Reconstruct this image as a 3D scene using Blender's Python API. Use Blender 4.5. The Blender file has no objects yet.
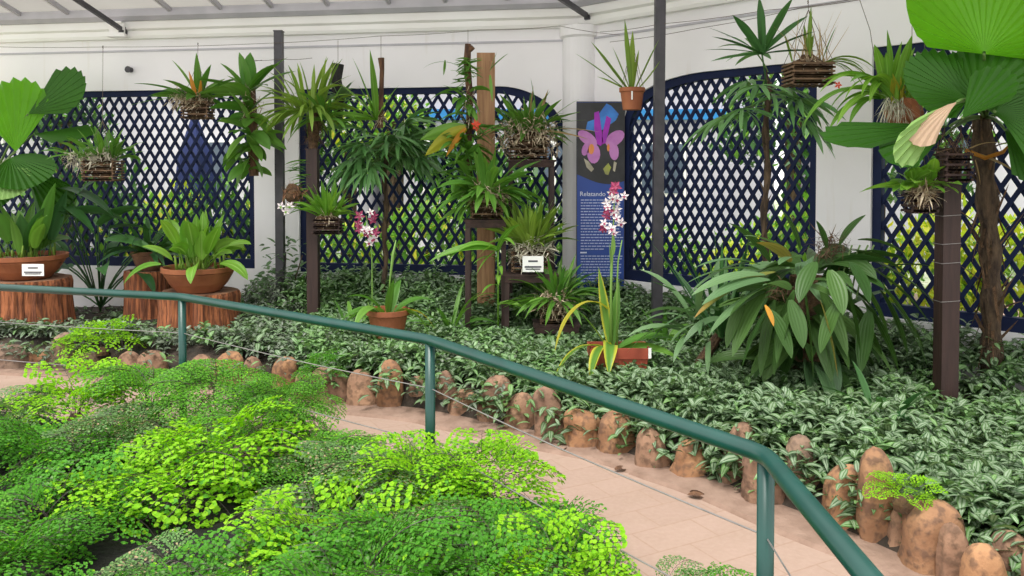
import bpy, math, random
import numpy as np
from mathutils import Vector as V, Matrix, noise
PI = math.pi
rd = random.Random(7)
C = bpy.context.scene.collection

# ------------------------------------------------------------------ camera
F = 820.0
TH = math.radians(1.5)
CY = 171+F*math.tan(TH)      # optical axis row (the photo is a crop: the lens is shifted)
cam = bpy.data.objects.new('camera', bpy.data.cameras.new('camera'))
C.objects.link(cam)
cam.location = (0, 0, 1.65)
cam.rotation_euler = (PI/2 - TH, 0, 0)
cam.data.sensor_width = 36
cam.data.lens = F/1024*36
cam.data.shift_y = -(288-CY)/1024
bpy.context.scene.camera = cam
def ray(px, py):
    u, v = (px-512)/F, (CY-py)/F
    return V((u, math.cos(TH)+v*math.sin(TH), -math.sin(TH)+v*math.cos(TH)))
def P(px, py, Y):
    r = ray(px, py); return V((0, 0, 1.65)) + r*(Y/r.y)
def G(px, py, z=0.0):
    r = ray(px, py); return V((0, 0, 1.65)) + r*((z-1.65)/r.z)

# ------------------------------------------------------------------ mesh builder
class MB:
    def __init__(s): s.v=[]; s.f=[]; s.uv=[]; s.m=[]; s.r=[]
    def face(s, pts, uvs=None, m=0, r=0.5):
        b=len(s.v); s.v.extend([tuple(p) for p in pts]); s.f.append(list(range(b, b+len(pts))))
        s.uv.extend(uvs or [(0,0)]*len(pts)); s.m.append(m); s.r.append(r)
    def grid(s, rows, uvr=None, m=0, r=0.5, close=False):
        # rows: list of equal-length point lists
        b=len(s.v); n=len(rows[0])
        for row in rows: s.v.extend([tuple(p) for p in row])
        N=len(rows)
        for i in range(N-1):
            for j in range(n-1 if not close else n):
                j2=(j+1)%n
                s.f.append([b+i*n+j, b+i*n+j2, b+(i+1)*n+j2, b+(i+1)*n+j])
                u0,u1=j/(n-1 if not close else n),(j+1)/(n-1 if not close else n); v0,v1=i/(N-1),(i+1)/(N-1)
                s.uv.extend([(u0,v0),(u1,v0),(u1,v1),(u0,v1)]); s.m.append(m); s.r.append(r)
    def fan(s, idxs, m=0, r=0.5):
        s.f.append(list(idxs)); s.uv.extend([(0,0)]*len(idxs)); s.m.append(m); s.r.append(r)
    def box(s, c, size, R=None, m=0, r=0.5):
        hx,hy,hz=[a/2 for a in size]; c=V(c)
        p=[V((x,y,z)) for z in (-hz,hz) for y in (-hy,hy) for x in (-hx,hx)]
        if R is not None: p=[R@q for q in p]
        p=[q+c for q in p]; b=len(s.v); s.v.extend([tuple(q) for q in p])
        for f in ((0,2,3,1),(4,5,7,6),(0,1,5,4),(2,6,7,3),(0,4,6,2),(1,3,7,5)):
            s.f.append([b+i for i in f]); s.uv.extend([(0,0),(1,0),(1,1),(0,1)]); s.m.append(m); s.r.append(r)
    def beam(s, a, b_, w, h, up=V((0,0,1)), m=0, r=.5):
        a=V(a); b_=V(b_); d=(b_-a); L=d.length
        if L<1e-6: return
        x=d/L; y=up.cross(x)
        if y.length<1e-4: y=V((1,0,0)).cross(x)
        y.normalize(); z=x.cross(y)
        R=Matrix((x,y,z)).transposed()
        s.box((a+b_)/2,(L,w,h),R,m,r)
    def tube(s, pts, rad, n=8, m=0, r=.5, caps=True):
        pts=[V(p) for p in pts]; rr=rad if isinstance(rad,(list,tuple)) else [rad]*len(pts)
        rows=[]; pu=None
        for i,p in enumerate(pts):
            d=(pts[min(i+1,len(pts)-1)]-pts[max(i-1,0)])
            if d.length<1e-9: d=V((0,0,1))
            d.normalize()
            if pu is None:
                a=V((0,0,1)) if abs(d.z)<.9 else V((1,0,0)); pu=a.cross(d).normalized()
            pu=(pu-d*pu.dot(d)).normalized(); q=d.cross(pu)
            rows.append([p+(pu*math.cos(t)+q*math.sin(t))*rr[i] for t in [2*PI*k/n for k in range(n)]])
        b=len(s.v); s.grid(rows,m=m,r=r,close=True)
        if caps:
            s.fan([b+k for k in range(n)][::-1],m,r); e=b+(len(pts)-1)*n; s.fan([e+k for k in range(n)],m,r)
    def lathe(s, c, prof, n=28, m=0, r=.5, fx=None):
        c=V(c); rows=[]
        for (rad,z) in prof:
            row=[]
            for k in range(n):
                a=2*PI*k/n; q=rad*(fx(a,z) if fx else 1)
                row.append(c+V((q*math.cos(a),q*math.sin(a),z)))
            rows.append(row)
        s.grid(rows,m=m,r=r,close=True)
    def build(s, name, mats, parent=None, smooth=False, loc=None):
        me=bpy.data.meshes.new(name)
        me.from_pydata(s.v,[],s.f)
        uv=me.uv_layers.new(name='UVMap'); uv.data.foreach_set('uv',np.array(s.uv,dtype=np.float32).ravel())
        at=me.attributes.new('rnd','FLOAT','FACE'); at.data.foreach_set('value',np.array(s.r,dtype=np.float32))
        if not isinstance(mats,(list,tuple)): mats=[mats]
        for k in mats: me.materials.append(k)
        me.polygons.foreach_set('material_index',np.array(s.m,dtype=np.int32))
        if smooth: me.polygons.foreach_set('use_smooth',np.ones(len(s.f),dtype=bool))
        me.update()
        o=bpy.data.objects.new(name,me); C.objects.link(o)
        if parent is not None:
            o.parent=parent
            o.matrix_parent_inverse=Matrix.Translation(parent.location).inverted() if loc is None else Matrix()
        return o

def tag(o, label, cat, group=None, kind=None):
    o['label']=label; o['category']=cat
    if group: o['group']=group
    if kind: o['kind']=kind
    return o
def thing(name, loc, label, cat, group=None):
    o=bpy.data.objects.new(name,None); C.objects.link(o); o.location=loc; o.empty_display_size=.05
    return tag(o,label,cat,group)
def struct(o, label=None):
    o['kind']='structure'
    if label: o['label']=label
    return o

# ------------------------------------------------------------------ materials
def newmat(name):
    m=bpy.data.materials.new(name); m.use_nodes=True; nt=m.node_tree; nt.nodes.clear()
    out=nt.nodes.new('ShaderNodeOutputMaterial'); return m,nt,out
def N(nt,t,**k):
    n=nt.nodes.new(t)
    for a,b in k.items(): setattr(n,a,b)
    return n
def mix(nt, fac, a, b, blend='MIX'):
    n=N(nt,'ShaderNodeMix',data_type='RGBA',blend_type=blend)
    for i,x in ((0,fac),(6,a),(7,b)):
        if hasattr(x,'links'): nt.links.new(x,n.inputs[i])
        elif i==0: n.inputs[0].default_value=x
        else: n.inputs[i].default_value=(*x[:3],1)
    return n.outputs[2]
def tex(nt, kind='Noise', scale=5, coord='Object', detail=4, mapping=None):
    tc=N(nt,'ShaderNodeTexCoord'); o=tc.outputs[coord]
    if mapping:
        mp=N(nt,'ShaderNodeMapping'); mp.inputs['Scale'].default_value=mapping; nt.links.new(o,mp.inputs[0]); o=mp.outputs[0]
    t=N(nt,'ShaderNodeTex'+kind); nt.links.new(o,t.inputs['Vector']); t.inputs['Scale'].default_value=scale
    if 'Detail' in t.inputs: t.inputs['Detail'].default_value=detail
    return t
def ramp(nt, src, stops):
    r=N(nt,'ShaderNodeValToRGB'); nt.links.new(src,r.inputs[0]); e=r.color_ramp.elements
    while len(e)<len(stops): e.new(.5)
    for k,(p,c) in enumerate(stops): e[k].position=p; e[k].color=(*c,1) if not isinstance(c,float) else (c,c,c,1)
    return r.outputs[0]
def simple(name, col, col2=None, scale=8, rough=.6, bump=.0, metal=0, mapping=None, spec=.5, coord='Object', lo=.35, hi=.65):
    m,nt,out=newmat(name); b=N(nt,'ShaderNodeBsdfPrincipled'); nt.links.new(b.outputs[0],out.inputs[0])
    b.inputs['Roughness'].default_value=rough; b.inputs['Metallic'].default_value=metal
    b.inputs['Specular IOR Level'].default_value=spec
    if col2 is None: col2=tuple(c*.8 for c in col)
    t=tex(nt,'Noise',scale,coord,5,mapping)
    nt.links.new(ramp(nt,t.outputs[0],[(lo,col2),(hi,col)]),b.inputs['Base Color'])
    if bump:
        t2=tex(nt,'Noise',scale*3,coord,6,mapping); bp=N(nt,'ShaderNodeBump'); bp.inputs['Strength'].default_value=bump; bp.inputs['Distance'].default_value=.02
        nt.links.new(t2.outputs[0],bp.inputs['Height']); nt.links.new(bp.outputs[0],b.inputs['Normal'])
    return m
def leafmat(name, c1, c2, veins=0, stripe=None, rough=.42, trans=.3, edge=None, tip=None, tipcol=(.35,.2,.04), spec=.4, midrib=None):
    """c1/c2: leaf colour range, veins: number of lengthwise pleats, stripe: silver bands"""
    m,nt,out=newmat(name); b=N(nt,'ShaderNodeBsdfPrincipled')
    b.inputs['Roughness'].default_value=rough; b.inputs['Specular IOR Level'].default_value=spec
    at=N(nt,'ShaderNodeAttribute',attribute_name='rnd')
    col=mix(nt,at.outputs['Fac'],c1,c2)
    uvn=N(nt,'ShaderNodeUVMap'); sp=N(nt,'ShaderNodeSeparateXYZ'); nt.links.new(uvn.outputs[0],sp.inputs[0])
    if stripe:
        s=ramp(nt,sp.outputs[0],[(0.0,0.0),(.14,0.0),(.24,1.0),(.40,1.0),(.47,.0),(.53,.0),(.60,1.0),(.76,1.0),(.86,0.0),(1.,0.)])
        vv=ramp(nt,sp.outputs[1],[(0.0,0.3),(.2,1.0),(.8,1.0),(1.,0.)])
        f=N(nt,'ShaderNodeMath',operation='MULTIPLY'); nt.links.new(s,f.inputs[0]); nt.links.new(vv,f.inputs[1])
        f2=N(nt,'ShaderNodeMath',operation='MULTIPLY'); nt.links.new(f.outputs[0],f2.inputs[0]); f2.inputs[1].default_value=.85
        col=mix(nt,f2.outputs[0],col,stripe)
    if veins:
        w=N(nt,'ShaderNodeMath',operation='MULTIPLY'); nt.links.new(sp.outputs[0],w.inputs[0]); w.inputs[1].default_value=veins*2*PI
        sn=N(nt,'ShaderNodeMath',operation='SINE'); nt.links.new(w.outputs[0],sn.inputs[0])
        mr=N(nt,'ShaderNodeMapRange'); nt.links.new(sn.outputs[0],mr.inputs[0]); mr.inputs[1].default_value=-1; mr.inputs[2].default_value=1
        col=mix(nt,mr.outputs[0],col,mix(nt,.28,col,(c2[0]*.4,c2[1]*.4,c2[2]*.4)))
        bp=N(nt,'ShaderNodeBump'); bp.inputs['Strength'].default_value=.22; bp.inputs['Distance'].default_value=.01
        nt.links.new(mr.outputs[0],bp.inputs['Height']); nt.links.new(bp.outputs[0],b.inputs['Normal'])
    if midrib:
        s=ramp(nt,sp.outputs[0],[(.0,0.),(.44,0.),(.5,1.),(.56,0.),(1.,0.)]); col=mix(nt,s,col,midrib)
    if edge:
        s=ramp(nt,sp.outputs[0],[(0.,1.),(.12,.7),(.25,0.),(.75,0.),(.88,.7),(1.,1.)]); col=mix(nt,s,col,edge)
    if tip:
        s=ramp(nt,sp.outputs[1],[(0.,0.),(1-tip,0.),(1.,1.)]); col=mix(nt,s,col,tipcol)
    nz=tex(nt,'Noise',3.0,'Object',3); col=mix(nt,.5,col,mix(nt,nz.outputs[0],(.25,.25,.25),(.75,.75,.75)),'OVERLAY')
    nt.links.new(col,b.inputs['Base Color'])
    tr=N(nt,'ShaderNodeBsdfTranslucent'); nt.links.new(mix(nt,1.0,col,(1.25,1.3,.7),'MULTIPLY'),tr.inputs[0])
    ms=N(nt,'ShaderNodeMixShader'); ms.inputs[0].default_value=trans
    nt.links.new(b.outputs[0],ms.inputs[1]); nt.links.new(tr.outputs[0],ms.inputs[2]); nt.links.new(ms.outputs[0],out.inputs[0])
    return m

M={}
def wallmat():
    m,nt,out=newmat('white_plaster'); b=N(nt,'ShaderNodeBsdfPrincipled'); nt.links.new(b.outputs[0],out.inputs[0])
    b.inputs['Roughness'].default_value=.8
    t=tex(nt,'Noise',1.4,'Object',4); t2=tex(nt,'Noise',3.0,'Object',5,(3,3,.35))
    c=ramp(nt,t.outputs[0],[(.3,(.84,.82,.84)),(.7,(.90,.88,.90))])
    c=mix(nt,ramp(nt,t2.outputs[0],[(.62,0.),(.8,.35)]),c,(.60,.54,.42))
    nt.links.new(c,b.inputs['Base Color'])
    t3=tex(nt,'Noise',30,'Object',4); bp=N(nt,'ShaderNodeBump'); bp.inputs['Strength'].default_value=.12; nt.links.new(t3.outputs[0],bp.inputs['Height']); nt.links.new(bp.outputs[0],b.inputs['Normal'])
    return m
M['wall']=wallmat()
M['trim']=simple('white_trim_paint',(.92,.91,.90),(.86,.84,.82),1.5,.6)
M['flash']=simple('grey_gutter_metal',(.52,.50,.55),(.42,.41,.45),3,.55)
M['navy']=simple('navy_lattice_paint',(.009,.017,.062),(.007,.012,.042),4,.65,spec=.2)
M['steel']=simple('dark_grey_steel',(.055,.05,.06),(.035,.033,.04),10,.45)
M['rust']=simple('rusty_wire',(.16,.12,.09),(.09,.06,.05),20,.7)
M['wire']=simple('thin_grey_wire',(.32,.30,.29),None,20,.5,metal=.6)
M['rail']=simple('teal_green_paint',(.004,.062,.050),(.003,.048,.039),6,.36,spec=.6)
M['terra']=simple('terracotta',(.36,.125,.05),(.26,.08,.033),6,.75,bump=.15)
M['terrap']=simple('red_brown_planter',(.40,.085,.045),(.29,.055,.03),6,.5)
M['brownpost']=simple('dark_brown_painted_post',(.046,.022,.018),(.030,.014,.012),12,.6,bump=.2,mapping=(3,3,.3))
M['slat']=simple('weathered_basket_wood',(.20,.12,.065),(.095,.055,.032),14,.8,bump=.3)
M['slatd']=simple('dark_basket_wood',(.055,.028,.022),(.028,.015,.013),14,.8,bump=.3)
M['plank']=simple('tan_plank_wood',(.42,.24,.12),(.27,.14,.07),6,.75,bump=.3,mapping=(6,6,.4))
M['bark']=simple('red_brown_stump_bark',(.44,.15,.06),(.15,.05,.024),7,.9,bump=1.0,mapping=(5,5,.5),lo=.4,hi=.6)
M['logtop']=simple('stump_cut_face',(.26,.13,.07),(.15,.07,.04),9,.9,bump=.4)
M['log']=simple('hanging_log_bark',(.17,.085,.045),(.06,.03,.02),12,.95,bump=.8,mapping=(2,2,.5))
M['blacklog']=simple('charred_black_wood',(.03,.028,.028),(.012,.012,.012),12,.9,bump=.8)
M['palmbark']=simple('fibrous_palm_trunk',(.13,.085,.05),(.035,.022,.015),8,.95,bump=1.0,mapping=(4,4,1))
M['root']=simple('dry_orchid_roots',(.70,.60,.44),(.26,.17,.10),30,.9)
M['rootg']=simple('pale_grey_roots',(.66,.62,.50),(.36,.33,.24),30,.9)
M['moss']=simple('brown_fibre',(.16,.09,.045),(.06,.035,.02),25,.95,bump=.8)
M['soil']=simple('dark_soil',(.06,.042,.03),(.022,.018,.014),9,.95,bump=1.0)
M['soilf']=simple('dark_fern_soil',(.014,.012,.009),(.006,.006,.005),9,.95,bump=1.0)  # near-black brown, darker than the bed soil
M['card']=simple('white_label_card',(.85,.85,.83),(.78,.78,.76),5,.5)
M['ink']=simple('dark_ink',(.08,.08,.1),None,5,.6)
M['white']=simple('white_lettering',(.55,.62,.85),(.5,.57,.8),5,.6)
M['whiteb']=simple('white_bold_lettering',(.8,.84,.95),None,5,.6)
M['ban_blue']=simple('royal_blue_vinyl',(.020,.070,.34),(.017,.055,.29),2,.5)
M['ban_black']=simple('black_photo_print',(.03,.03,.035),(.015,.016,.016),7,.5)
M['p_pink']=simple('print_pink_petal',(.62,.25,.60),(.50,.16,.50),9,.5)
M['p_mag']=simple('print_magenta_petal',(.42,.02,.50),(.30,.015,.42),9,.5)
M['p_blue']=simple('print_blue_petal',(.05,.25,.72),(.03,.14,.5),9,.5)
M['p_org']=simple('print_orange_throat',(.85,.33,.05),(.8,.2,.1),9,.5)
M['p_yel']=simple('print_yellow_green',(.42,.48,.05),(.3,.3,.1),9,.5)
M['p_cream']=simple('print_cream',(.55,.5,.38),(.3,.28,.2),9,.5)
def rockmat(name,a,b_,c_):
    m,nt,out=newmat(name); b=N(nt,'ShaderNodeBsdfPrincipled'); nt.links.new(b.outputs[0],out.inputs[0]); b.inputs['Roughness'].default_value=.9
    t=tex(nt,'Noise',7,'Object',7); t2=tex(nt,'Noise',28,'Object',5); t3=tex(nt,'Voronoi',24,'Object')
    oi=N(nt,'ShaderNodeObjectInfo')
    c=ramp(nt,t.outputs[0],[(.35,a),(.62,b_)]); c=mix(nt,ramp(nt,t2.outputs[0],[(.45,0.),(.62,.85)]),c,c_)
    c=mix(nt,oi.outputs['Random'],mix(nt,1.0,c,(.78,.76,.76),'MULTIPLY'),mix(nt,1.0,c,(1.12,1.08,1.0),'MULTIPLY'))
    nt.links.new(c,b.inputs['Base Color'])
    ad=N(nt,'ShaderNodeMath',operation='ADD'); nt.links.new(t2.outputs[0],ad.inputs[0]); nt.links.new(t3.outputs[0],ad.inputs[1])
    bp=N(nt,'ShaderNodeBump'); bp.inputs['Strength'].default_value=.55; bp.inputs['Distance'].default_value=.015
    nt.links.new(t2.outputs[0],bp.inputs['Height']); nt.links.new(bp.outputs[0],b.inputs['Normal'])
    return m
M['rock']=rockmat('brown_sandstone',(.24,.14,.095),(.36,.22,.145),(.13,.078,.052))
M['rocko']=rockmat('orange_sandstone',(.29,.15,.08),(.42,.235,.125),(.15,.085,.055))
M['rockg']=rockmat('grey_brown_stone',(.20,.135,.10),(.33,.225,.165),(.13,.09,.07))
def pathmat():
    m,nt,out=newmat('pink_beige_path'); b=N(nt,'ShaderNodeBsdfPrincipled'); nt.links.new(b.outputs[0],out.inputs[0]); b.inputs['Roughness'].default_value=.85
    tc=N(nt,'ShaderNodeTexCoord'); mp=N(nt,'ShaderNodeMapping'); mp.inputs['Rotation'].default_value=(0,0,math.radians(-28)); nt.links.new(tc.outputs['Object'],mp.inputs[0])
    br=N(nt,'ShaderNodeTexBrick'); nt.links.new(mp.outputs[0],br.inputs[0]); br.inputs['Scale'].default_value=1.0
    br.inputs['Brick Width'].default_value=.34; br.inputs['Row Height'].default_value=.2; br.inputs['Mortar Size'].default_value=.006; br.inputs['Mortar Smooth'].default_value=.6
    br.inputs['Color1'].default_value=(.39,.275,.22,1); br.inputs['Color2'].default_value=(.36,.25,.20,1); br.inputs['Mortar'].default_value=(.33,.22,.165,1)
    t=tex(nt,'Noise',5,'Object',7); t2=tex(nt,'Noise',40,'Object',4)
    c=mix(nt,ramp(nt,t.outputs[0],[(.4,0.),(.75,.6)]),br.outputs[0],(.33,.23,.175)); c=mix(nt,ramp(nt,t2.outputs[0],[(.4,.0),(.7,.25)]),c,(.47,.35,.285))
    nt.links.new(c,b.inputs['Base Color'])
    bp=N(nt,'ShaderNodeBump'); bp.inputs['Strength'].default_value=.3; bp.inputs['Distance'].default_value=.01; nt.links.new(t2.outputs[0],bp.inputs['Height']); nt.links.new(bp.outputs[0],b.inputs['Normal'])
    return m
M['path']=pathmat()
M['kerb']=simple('dusty_kerb_mortar',(.32,.215,.165),(.24,.155,.115),9,.9,bump=.5)
def netmat():
    m,nt,out=newmat('beige_shade_cloth'); d=N(nt,'ShaderNodeBsdfDiffuse'); tl=N(nt,'ShaderNodeBsdfTranslucent'); tp=N(nt,'ShaderNodeBsdfTransparent')
    t=tex(nt,'Noise',1.2,'Object')
    c=ramp(nt,t.outputs[0],[(.3,(.235,.222,.20)),(.7,(.28,.268,.242))])
    nt.links.new(c,d.inputs[0]); nt.links.new(c,tl.inputs[0])
    a=N(nt,'ShaderNodeMixShader'); a.inputs[0].default_value=.6; nt.links.new(d.outputs[0],a.inputs[1]); nt.links.new(tl.outputs[0],a.inputs[2])
    b=N(nt,'ShaderNodeMixShader'); b.inputs[0].default_value=.06; nt.links.new(a.outputs[0],b.inputs[1]); nt.links.new(tp.outputs[0],b.inputs[2])
    nt.links.new(b.outputs[0],out.inputs[0]); return m
M['net']=netmat()
# leaves
M['l_bright']=leafmat('bright_orchid_leaf',(.13,.33,.035),(.24,.46,.05),3,trans=.35,midrib=(.3,.5,.12))
M['l_mid']=leafmat('mid_green_leaf',(.075,.22,.03),(.16,.34,.05),2,trans=.3)
M['l_dark']=leafmat('dark_green_leaf',(.028,.105,.03),(.065,.18,.045),2,trans=.22)
M['l_olive']=leafmat('olive_orchid_leaf',(.13,.25,.03),(.27,.40,.06),2,trans=.3)
M['l_aspi']=leafmat('broad_pleated_dark_leaf',(.030,.088,.018),(.085,.175,.040),5,rough=.42,trans=.2,spec=.35)
M['l_aspiy']=leafmat('broad_yellowing_leaf',(.11,.20,.03),(.30,.26,.07),5,trans=.25,tip=.3)
M['l_blue']=leafmat('pale_blue_green_leaf',(.10,.21,.09),(.17,.30,.13),5,trans=.25,rough=.4,spec=.45)
M['l_rhap']=leafmat('lady_palm_leaflet',(.08,.22,.06),(.18,.37,.13),2,rough=.35,trans=.25,spec=.55)
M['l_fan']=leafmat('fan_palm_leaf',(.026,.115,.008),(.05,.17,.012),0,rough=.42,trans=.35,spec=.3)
M['l_fanb']=leafmat('sunlit_fan_palm_leaf',(.13,.40,.015),(.17,.46,.02),0,rough=.4,trans=.5,spec=.4)  # raised green paints in sunlight coming through the blade
M['l_fand']=leafmat('dry_pink_palm_leaf',(.55,.38,.27),(.62,.45,.33),0,rough=.7,trans=.25,spec=.2)
M['l_fang']=leafmat('pale_underside_palm_leaf',(.24,.42,.12),(.30,.48,.16),0,rough=.5,trans=.3,spec=.3)
M['l_yel']=leafmat('green_leaf_with_yellow_edge',(.09,.24,.03),(.16,.32,.05),2,edge=(.55,.52,.05),trans=.3)
M['l_yelo']=leafmat('yellowing_leaf',(.42,.42,.04),(.55,.45,.05),2,trans=.35)
M['l_org']=leafmat('orange_dying_leaf',(.65,.25,.03),(.7,.35,.05),1,trans=.3)
M['l_dry']=leafmat('dry_tan_leaf',(.45,.30,.14),(.55,.40,.2),1,trans=.2,rough=.8)
M['l_cover']=leafmat('silver_striped_leaf',(.034,.088,.030),(.095,.185,.058),0,stripe=(.27,.36,.235),rough=.45,trans=.15,spec=.35)
M['l_cover2']=leafmat('plain_bright_cover_leaf',(.05,.15,.035),(.15,.31,.075),0,stripe=(.26,.40,.20),rough=.4,trans=.2,spec=.5)
M['l_cover3']=leafmat('purple_grey_striped_leaf',(.045,.07,.042),(.09,.11,.07),0,stripe=(.22,.27,.20),rough=.4,trans=.1,spec=.5)
M['f_lime']=leafmat('lime_maidenhair_leaflet',(.20,.48,.012),(.33,.62,.025),0,rough=.5,trans=.42,spec=.25)
M['f_mid']=leafmat('green_maidenhair_leaflet',(.060,.24,.018),(.105,.33,.025),0,rough=.5,trans=.38,spec=.25)
M['f_dull']=leafmat('grey_green_maidenhair_leaflet',(.09,.22,.06),(.20,.34,.12),0,rough=.5,trans=.3,spec=.3)
M['f_fine']=leafmat('fine_green_maidenhair_leaflet',(.10,.31,.03),(.17,.42,.045),0,rough=.5,trans=.38,spec=.2)
M['f_dry']=leafmat('dry_maidenhair_leaflet',(.34,.25,.15),(.5,.38,.24),0,rough=.8,trans=.2,spec=.1)
M['stipe']=simple('black_fern_stalk',(.03,.018,.012),None,10,.4)
M['fl_white']=simple('white_petal',(.8,.76,.74),(.66,.55,.6),30,.6)
M['fl_pur']=simple('purple_red_petal',(.32,.03,.10),(.22,.02,.07),30,.6)
M['fl_pink']=simple('pink_petal',(.7,.12,.5),(.6,.08,.4),30,.6)
M['fl_red']=simple('red_flower',(.7,.08,.03),(.6,.05,.02),30,.6)
M['stem']=leafmat('green_stem',(.13,.26,.05),(.2,.34,.08),0,trans=.05)
M['petiole']=simple('palm_leaf_stalk',(.12,.22,.05),(.08,.14,.03),9,.5)

# ------------------------------------------------------------------ leaf primitives
PROF={
 'strap': lambda t: max(0.02,min(1.0,.55+1.6*t,(1-t)*3.2)**.8) if t<1 else .02,
 'lance': lambda t: max(.03,math.sin(PI*min(1,max(0,.08+.92*t))**.85)**.85) if t<.999 else .02,
 'broad': lambda t: max(.03,math.sin(PI*(.03+.97*t)**.9)**.7) if t<.999 else .03,
 'grass': lambda t: max(.04,(1-t)**.6),
}
def leaf(mb,p,d,L,W,droop=.6,prof='lance',n=7,fold=.22,m=0,r=None,twist=None,petiole=0,up=None):
    if twist is None: twist=rd.uniform(-.75,.75)
    p=V(p); d=V(d).normalized(); r=rd.random() if r is None else r
    side=d.cross(V((0,0,1)))
    if side.length<.15: side=V((rd.uniform(-1,1),rd.uniform(-1,1),0))
    side=side-d*side.dot(d); side.normalize()
    if twist: side=Matrix.Rotation(twist,3,d)@side
    rows=[]; st=L/n; q=p.copy(); f=PROF[prof]
    if petiole:
        k=5; pts=[q.copy()]
        for i in range(k):
            d=(d+V((0,0,-droop*.35*petiole/L/k))).normalized(); q=q+d*petiole/k; pts.append(q.copy())
        mb.tube(pts,[.006*min(1.5,petiole*3)]*len(pts),5,m=m,r=r,caps=False)
        side=side-d*side.dot(d); side.normalize()
    for i in range(n+1):
        t=i/n; w=W*.5*f(t); nrm=side.cross(d).normalized()
        rows.append([q-side*w+nrm*fold*w, q-nrm*fold*w*.15, q+side*w+nrm*fold*w])
        d=(d+V((0,0,-droop/n))).normalized(); side=(side-d*side.dot(d)).normalized(); q=q+d*st
    mb.grid(rows,m=m,r=r)
    return q
def azel(a,e): return V((math.cos(a)*math.cos(e),math.sin(a)*math.cos(e),math.sin(e)))
def rosette(mb,c,n,L,W,e=(30,80),droop=(.4,1.2),prof='strap',rad=.04,a0=0,a1=2*PI,m=0,fold=.22,petiole=0,n_seg=7,mats=1):
    for k in range(n):
        a=a0+(a1-a0)*(k+rd.uniform(-.4,.4))/n; el=math.radians(rd.uniform(*e))
        p=V(c)+V((math.cos(a)*rad*rd.random(),math.sin(a)*rad*rd.random(),rd.uniform(-.01,.02)))
        Lk=L*rd.uniform(.65,1.1)
        leaf(mb,p,azel(a,el),Lk,W*rd.uniform(.75,1.15),rd.uniform(*droop),prof,n_seg,fold,m=(rd.randrange(mats) if mats>1 else m),petiole=petiole*rd.uniform(.6,1.1) if petiole else 0)
def tuft(mb,c,R,n,L,w=.004,flat=.7,m=0,down=0):
    for k in range(n):
        a=rd.uniform(0,2*PI); z=rd.uniform(-1,1); q=V((math.cos(a)*math.sqrt(1-z*z)*R,math.sin(a)*math.sqrt(1-z*z)*R,z*R*flat))*rd.uniform(.4,1)
        d=V((rd.uniform(-1,1),rd.uniform(-1,1),rd.uniform(-.8,.8)-down)); leaf(mb,V(c)+q,d,L*rd.uniform(.5,1.3),w*rd.uniform(.7,1.4),rd.uniform(-1,1.5),'grass',4,0,m=m)
def blob(mb,c,rx,ry,rz,seed=0,amp=.2,n=14,m=0,fr=2.5):
    c=V(c); rows=[]
    for i in range(n+1):
        th=PI*i/n; row=[]
        for k in range(2*n):
            a=2*PI*k/(2*n); u=V((math.sin(th)*math.cos(a),math.sin(th)*math.sin(a),math.cos(th)))
            s=1+amp*noise.noise(u*fr+V((seed*7.3,seed*3.1,0)))*1.5
            row.append(c+V((u.x*rx*s,u.y*ry*s,u.z*rz*s)))
        rows.append(row)
    mb.grid(rows,m=m,close=True)

# ------------------------------------------------------------------ the building
class Wall:
    def __init__(s,a,b): s.a=V((*a,0)); s.b=V((*b,0)); s.L=(s.b-s.a).length; s.d=(s.b-s.a)/s.L; s.n=V((s.d.y,-s.d.x,0))  # n points inwards
    def pt(s,t,z,off=0): p=s.a+s.d*t+s.n*off; return V((p.x,p.y,z))
    def hit(s,px,py):
        r=ray(px,py); o=V((0,0,1.65)); k=(s.a-o).dot(s.n)/r.dot(s.n); q=o+r*k; return (q-s.a).dot(s.d), q.z
WL=Wall((-7.6,9.63),(.70,8.35)); WR=Wall((.70,8.35),(5.3,3.68))
ZT=3.45
class Win:
    def __init__(s,w,px0,px1,pyt,pyb,ref,arc=None,ra=.85,rh=.42):
        s.w=w; s.s0=w.hit(px0,180)[0] if px0 is not None else .3; s.s1=w.hit(px1,180)[0] if px1 is not None else w.L-.25
        s.zt=w.hit(ref,pyt)[1]; s.zb=w.hit(ref,pyb)[1]; s.arc=arc; s.ra=ra; s.rh=rh
    def top(s,t,ins=0):
        z=s.zt-ins
        if s.arc=='R': e=(s.s1-ins-t)/s.ra
        elif s.arc=='L': e=(t-s.s0-ins)/s.ra
        else: return z
        e=min(1,max(0,e)); return z-s.rh*(1-math.sqrt(max(0,1-(1-e)**2)))
W1=Win(WL,None,254,90,267,160); W2=Win(WL,299,569,87,275,440,'R',.75,.62)
W3=Win(WR,622,816,66,296,760,'L',.95,.38); W4=Win(WR,871,None,36,329,980)
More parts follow.
